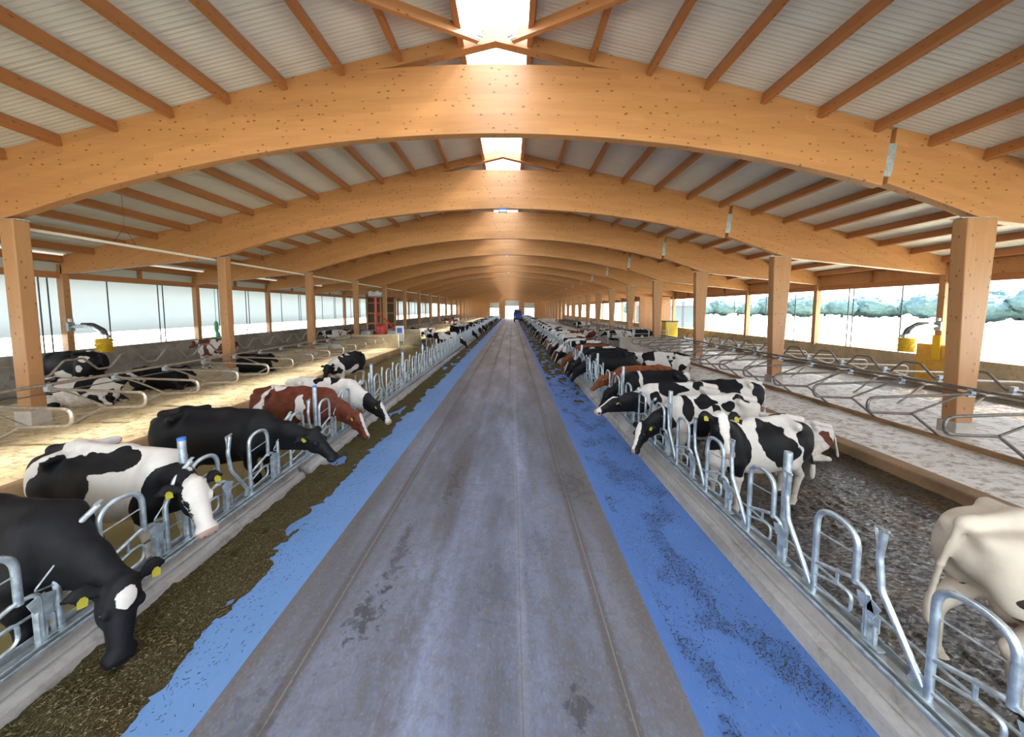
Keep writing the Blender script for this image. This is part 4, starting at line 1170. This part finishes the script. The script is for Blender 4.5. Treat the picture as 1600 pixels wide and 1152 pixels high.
for (yy, c) in ((22.7, 0), (29.6, 2), (34.4, 1), (36.1, 0), (39.3, 2), (41.0, 0), (43.5, 1), (46, 3), (49, 0), (51.5, 2), (54, 1), (57, 0), (60, 5), (64, 0), (68, 1), (73, 0), (78, 3)):
    nm, me = VF[c]
    lab = 'black and white cow feeding alone halfway down the left fence' if yy < 23 else f'{nm} cow feeding far down the left fence'
    place_cow(me, (-4.58, yy, FLR), R(rnd.uniform(-4, 4)), lab, GL, 1.0, parts=False)
# standing / lying cows elsewhere
loose = [(VS[0][1], (-6.9, 27.2, FLR), 88, 1, 'black and white cow seen from behind in the left alley at the cross passage'),
 (VS[2][1], (-13.3, 9.6, .29), 178, .98, 'black cow standing in the outer left stalls under the yellow brush'),
 (VS[1][1], (-13.0, 14.0, .29), 175, .95, 'red and white cow behind the second left pillar, at the concrete wall'),
 (VL[0][1], (-11.95, 8.75, .24), 12, .95, 'black and white cow lying in the left stalls just beyond the nearest pillar'),
 (VL[1][1], (-11.75, 10.6, .24), 5, .92, 'black cow lying in the left stalls beyond the lying black and white cow'),
 (VL[1][1], (-11.0, 13.4, .24), 0, .95, 'black cow lying in the left stalls beyond the second pillar'),
 (VS[0][1], (-13.8, 25.2, FLR), 190, 1, 'black and white cow in the left cross passage, left of the red one'),
 (VS[1][1], (-12.0, 25.2, FLR), 10, 1, 'red and white cow in the left cross passage beside the machine stand'),
 (VS[0][1], (6.0, 12.6, FLR), 150, .95, 'black and white cow standing in the right alley beyond the brown cow'),
 (VS[0][1], (8.3, 24.8, FLR), 185, 1, 'black and white cow in the right cross passage, left one of two'),
 (VS[2][1], (10.2, 25.6, FLR), 5, 1, 'dark cow in the right cross passage, right one of two'),
 (VS[1][1], (6.1, 26.0, FLR), 120, .95, 'red and white cow standing in the right alley at the cross passage'),
 (VS[0][1], (-6.4, 38, FLR), 60, 1, 'black and white cow walking in the far left alley'),
 (VS[2][1], (-6.1, 33, FLR), 100, 1, 'black cow walking in the far left alley'),
 (VS[1][1], (-8.8, 44, .25), 40, 1, 'red and white cow on the far left bedding'),
 (VL[0][1], (-8.7, 31, .24), 180, 1, 'black and white cow lying on the far left sawdust bed'),
 (VS[0][1], (8.4, 38, .05), 200, 1, 'black and white cow on the far right bedding'),
 (VL[0][1], (8.6, 32, .03), 0, 1, 'black and white cow lying on the far right bedding'),
 (VS[0][1], (-9.2, 52, .25), 60, 1, 'black and white cow standing on the far left bedding')]
for me, loc, rz, s, lab in loose: place_cow(me, loc, R(rz), lab, None, s, parts=False)

# ------------------------------------------------------------------ fittings
# cow brushes
def cow_brush(x, y, z, rz, label, mirror=1):
    t = thing('cow_brush', label, 'brush', (x, y, z), rz)
    m = MB().tube(fillet([(0, 0, .42), (.45, 0, .46), (.85, 0, .36), (1.0, 0, .05)], .28, 6), .075, 10)
    obj('arm', m, M_CHROME, t, smooth=True)
    obj('guard', MB().tube(fillet([(.35, 0, .53), (.7, 0, .53), (1.05, 0, .30), (1.13, 0, .05)], .28, 6), .05, 8), M_DARKM, t, smooth=True)
    obj('motor', MB().tube([(1.0, 0, -.08), (1.0, 0, .12)], .14, 14).box((1.0, 0, .02), (.34, .18, .12)), M_CHROME, t, smooth=True)
    obj('bracket', MB().box((0, 0, .42), (.06, .24, .34)).tube([(0, 0, .62), (0, 0, .74)], .08, 10), M_GALVP, t)
    m = MB(); r_ = random.Random(3)
    m.tube([(1.0, 0, -.60), (1.0, 0, -.06)], .20, 22)
    for i in range(420):
        a = r_.uniform(0, 2*math.pi); zz = r_.uniform(-.60, -.06); ra = r_.uniform(.235, .27)
        m.tube([(1.0+.15*math.cos(a), .15*math.sin(a), zz), (1.0+ra*math.cos(a), ra*math.sin(a), zz + r_.uniform(-.01, .01))], .012, 3, .006)
    obj('bristles', m, M_YEL, t)
    return t
cow_brush(XL+.14, Y1+BAY, 1.83, R(12), 'rotating cow brush with yellow bristles on the left wall post')
cow_brush(XR-.14, Y1+BAY, 1.86, R(172), 'rotating cow brush with golden yellow bristles on the right wall post')
o = obj('splash_board', MB().box((XR-.05, Y1+BAY+.1, .80), (.05, 1.1, 1.5)), plain('yellow_board', (.62, .36, .06), .6, var=.35, sc_=5)); tag(o, 'yellow splash board on the right wall below the brush post', 'board')
o = obj('splash_board', MB().box((XR-.145, Y1+BAY, 1.45), (.03, .24, .95)), M_YEL); tag(o, 'narrow yellow board on the right wall post under the brush bracket', 'board')

# long ceiling tube on hangers, left
t = thing('light_tube', 'long white pipe-like lamp hanging along the left pillars', 'lamp')
obj('housing', MB().box((-11.42, 24, 4.83), (.11, 66, .07)), M_LAMPW, t, bevel=.02)
for y in [Y1 + 2.3 + 5.2*k for k in range(0, 9)]:
    m = MB().tube([(-11.42, y-.28, 4.86), (-11.42, y, 5.35)], .006, 4).tube([(-11.42, y+.28, 4.86), (-11.42, y, 5.35)], .006, 4).tube([(-11.42, y, 5.35), (-11.42, y, zroof(-11.42)-.02)], .005, 4)
    obj('hanger', m, M_DARKM, t)
n = NT('tube_glow', .4); n.p.inputs['Emission Color'].default_value = (1, .97, .9, 1); n.p.inputs['Emission Strength'].default_value = .12; n.color((.85, .85, .82)); M_GLOW = n.m
lm = MB().box((0, 0, 0), (.12, 2.6, .06)).mesh('tube', M_GLOW); lb = MB().box((0, 0, .05), (.16, 2.7, .05)).mesh('housing', M_LAMPW)
for k in range(-1, 10):
    for x, sd in ((-16.1, 'left'), (-13.6, 'left inner'), ):
        if sd != 'left': continue
        y = Y1 + BAY*k + 3.0
        tt = thing('strip_lamp', {0: 'white strip lamp under the left eave before the first wall post', 1: 'white strip lamp under the left eave after the first wall post'}.get(k, 'white strip lamp under the left eave, ' + ('out of view' if k < 0 else 'farther down the barn')), 'lamp', (x, y, zroof(x)-.36), 0, 'strip lamps under the left eave')
        link('tube', lm, tt); link('housing', lb, tt)

# small blue lamps under the arch crowns
def small_lamp(y, z, s, label):
    t = thing('hanging_lamp', label, 'lamp', (XC-.0, y, z), 0, 'small lamps under the arch crowns')
    obj('housing', MB().box((0, 0, -.10*s), (.34*s, .20*s, .05*s)).box((-.15*s, 0, -.17*s), (.03*s, .16*s, .12*s)).box((.15*s, 0, -.17*s), (.03*s, .16*s, .12*s)), M_BLUECAP, t)
    obj('bracket', MB().tube([(0, 0, 0), (0, 0, -.10*s)], .02*s, 6), M_BLUECAP, t)
    obj('lens', MB().box((0, 0, -.17*s), (.26*s, .16*s, .07*s)), M_WHITE, t)
small_lamp(Y1+BAY, 6.85, 1.0, 'small blue lamp under the crown of the second arch')
small_lamp(Y1+3*BAY, 6.84, .9, 'small dark lamp under the crown of the fourth arch')
small_lamp(Y1+5*BAY, 6.84, .9, 'small dark lamp under the crown of the sixth arch')

# machine stand with red jib crane in the left cross passage
t = thing('jib_crane', 'red post crane beside the fourth left pillar', 'crane', (-10.2, 24.0, -.1))
obj('column', MB().tube([(0, 0, 0), (0, 0, 4.1)], .09, 10), M_RED, t, smooth=True)
obj('strut', MB().tube([(0, 0, 2.75), (.8, 0, 2.2), (1.5, -.1, 1.45)], .06, 8), M_RED, t, smooth=True)
obj('hoist', MB().box((0, 0, 4.15), (.9, .4, .3)).box((-.25, -.25, 4.2), (.22, .16, .35)).box((.25, -.25, 4.2), (.22, .16, .35)), M_GALVP, t, bevel=.02)
t = thing('red_canister', 'red canister standing beside the crane on the left', 'canister', (-9.6, 23.6, -.1))
obj('body', MB().tube([(0, 0, .2), (0, 0, 1.7)], .34, 16).ball((0, 0, 1.7), (.34, .34, .25), 16, 8), M_RED, t, smooth=True)
obj('stand', MB().box((0, 0, .1), (.5, .5, .2)), M_GALVP, t)
for x, lab in ((-10.7, 'grey steel cabinet left of the red canister'), (-8.7, 'grey steel cabinet right of the red canister')):
    t = thing('steel_cabinet', lab, 'cabinet', (x, 23.6, -.1))
    obj('body', MB().bb(-.35, .35, -.3, .3, 0, 1.45), M_GALVP, t, bevel=.02); obj('door', MB().bb(-.30, .30, -.33, -.30, .1, 1.35), M_GALV, t, bevel=.01)
t = thing('info_board', 'white board with a blue square beside the red canister', 'sign', (-8.05, 22.9, -.1))
obj('panel', MB().bb(-.28, .28, -.02, .02, .75, 1.85), M_WHITE, t); obj('blue_field', MB().bb(-.18, .18, -.03, -.02, 1.35, 1.70), M_BLUECAP, t); obj('leg', MB().bb(-.03, .03, .02, .06, 0, 1.8), M_GALVP, t)
# gates at the cross passages
def gate(x, y, L, label, rz=0):
    t = thing('steel_gate', label, 'gate', (x, y, -.1), rz, 'tube gates at the cross passages')
    m = MB()
    for z in (.35, .65, .95, 1.25): m.tube([(0, 0, z), (L, 0, z)], .022, 6)
    obj('rails', m, M_GALV, t, smooth=True)
    for x_ in (0, L): obj('upright', MB().tube([(x_, 0, 0), (x_, 0, 1.45)], .03, 8), M_GALV, t, smooth=True)
gate(-7.6, 22.3, 1.6, 'tube gate right of the left stall partition'); gate(7.0, 23.3, 3.0, 'tube gate in the right cross passage'); gate(-13.5, 27.6, 3.5, 'tube gate behind the crane on the left'); gate(11.0, 27.0, 2.2, 'tube gate farther back on the right')
# side room frame on the left beyond the crane
t = thing('timber_rack', 'dark timber-framed bay in the left side wall beyond the crane', 'timber frame', (-14.2, 34.5, -.1))
for i, x in enumerate((-1.4, .1, 1.6)): obj('upright', MB().bb(x-.09, x+.09, -.09, .09, 0, 4.2), M_PILLAR, t)
for z in (1.5, 2.6, 3.7): obj('crosspiece', MB().bb(-1.5, 1.7, -.06, .06, z-.08, z+.08), M_PURLIN, t)
obj('back_panel', MB().bb(-1.5, 1.7, .12, .18, 0, 4.3), plain('dark_board', (.08, .05, .03), .7), t)
t = thing('dividing_wall', 'boarded dividing wall on the right side wall beyond the sixth pillar', 'wall', (14.9, 33.5, -.1))
obj('panel', MB().bb(-1.6, 1.6, -.06, .06, 0, 4.3), M_BOARD, t)
t = thing('water_trough', 'long pale water trough on the right at the cross passage', 'trough', (12.3, 22.6, -.1))
obj('basin', MB().bb(-1.4, 1.4, -.3, .3, .45, .95), M_WHITE, t, bevel=.05)
for x in (-1, 1): obj('leg', MB().bb(x-.08, x+.08, -.2, .2, 0, .45), M_GALVP, t)
t = thing('yellow_container', 'yellow container by the right side wall at the cross passage', 'container', (14.3, 29.0, -.1))
obj('body', MB().bb(-.55, .55, -.4, .4, 0, 1.9), plain('yellow_plastic', (.70, .48, .03), .45), t, bevel=.05); obj('lid', MB().bb(-.58, .58, -.43, .43, 1.9, 1.98), M_DARKM, t)
t = thing('green_hook', 'green bundle hanging on the left wall beyond the first wall post', 'bundle', (XL+.1, 17.0+1.7, 0))
obj('bundle', MB().ball((0, 0, 1.9), (.10, .14, .35), 10, 8).ball((0, .05, 1.45), (.09, .12, .25), 10, 8), M_GREEN, t, smooth=True); obj('cord', MB().tube([(0, 0, 2.2), (0, 0, 4.16)], .015, 5), M_GREEN, t)

# blue vehicle at the far end of the lane
t = thing('feed_wagon', 'blue feed wagon parked far down the lane by the end doorway', 'vehicle', (1.35, 76, 0))
obj('cab', MB().prism_y([(-.95, .75), (.95, .75), (1.0, 1.7), (.72, 2.85), (-.72, 2.85), (-1.0, 1.7)], -1.2, 2.4), M_TRUCK, t, bevel=.08)
obj('windscreen', MB().prism_y([(-.78, 1.75), (.78, 1.75), (.60, 2.55), (-.60, 2.55)], -1.225, -1.18), M_BLACK, t)
obj('bumper', MB().bb(-1.0, 1.0, -1.35, -1.15, .45, .8), M_DARKM, t, bevel=.03)
for x in (-.78, .78):
    for y in (-.5, 1.7):
        w_ = obj('wheel', MB().tube([(x-.16, y, .45), (x+.16, y, .45)], .45, 16), M_BLACK, t, smooth=True)
for x in (-.62, .62): obj('headlamp', MB().box((x, -1.22, 1.1), (.26, .05, .16)), M_WHITE, t)

# ------------------------------------------------------------------ outside
n = NT('hazed_tree_leaves', .9, .1); f = n.noise(n.mapc(), 1.2, 5, .7); n.color(n.ramp(f, [(.3, (.09, .15, .16)), (.6, (.13, .20, .205)), (.8, (.17, .25, .24))])); n.bump(f, 1, .5); M_TREE = n.m  # distance haze is painted in: leaf colours are paler than real foliage
M_TRUNK = plain('tree_trunk', (.10, .07, .05), .9)
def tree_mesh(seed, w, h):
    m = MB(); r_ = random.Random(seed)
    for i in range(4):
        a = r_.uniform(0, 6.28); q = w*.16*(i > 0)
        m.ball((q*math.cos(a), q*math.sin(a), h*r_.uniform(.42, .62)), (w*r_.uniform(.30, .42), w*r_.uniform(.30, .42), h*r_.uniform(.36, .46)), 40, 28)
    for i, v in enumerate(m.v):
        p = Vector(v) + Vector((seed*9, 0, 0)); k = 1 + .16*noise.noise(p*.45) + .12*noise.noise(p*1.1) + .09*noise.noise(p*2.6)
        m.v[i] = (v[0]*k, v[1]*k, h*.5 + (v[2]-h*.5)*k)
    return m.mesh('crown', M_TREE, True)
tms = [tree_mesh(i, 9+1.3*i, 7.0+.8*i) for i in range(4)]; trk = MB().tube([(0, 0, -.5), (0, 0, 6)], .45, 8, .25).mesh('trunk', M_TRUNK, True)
rt = random.Random(5)
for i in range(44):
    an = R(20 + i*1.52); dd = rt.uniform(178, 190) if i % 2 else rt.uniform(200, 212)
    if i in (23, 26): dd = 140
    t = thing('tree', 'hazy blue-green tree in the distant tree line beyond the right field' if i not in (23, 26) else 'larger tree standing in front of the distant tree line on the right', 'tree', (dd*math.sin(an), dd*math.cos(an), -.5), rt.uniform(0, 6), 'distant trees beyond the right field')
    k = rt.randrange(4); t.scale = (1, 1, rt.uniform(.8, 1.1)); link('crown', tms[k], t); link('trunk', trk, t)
# neighbouring grey shed seen through the right wall
t = thing('shed', 'grey shed with a sloping roof outside the right side wall, far back', 'building', (30, 62, -.5))
obj('walls', MB().bb(-5, 5, -4, 4, 0, 4), plain('shed_sheet', (.10, .12, .14), .7), t)
obj('roof', MB().prism_y([(-5.3, 4), (5.3, 4), (5.3, 4.2), (-5.3, 5.6)], -4.3, 4.3), plain('shed_roof', (.14, .15, .17), .6), t)
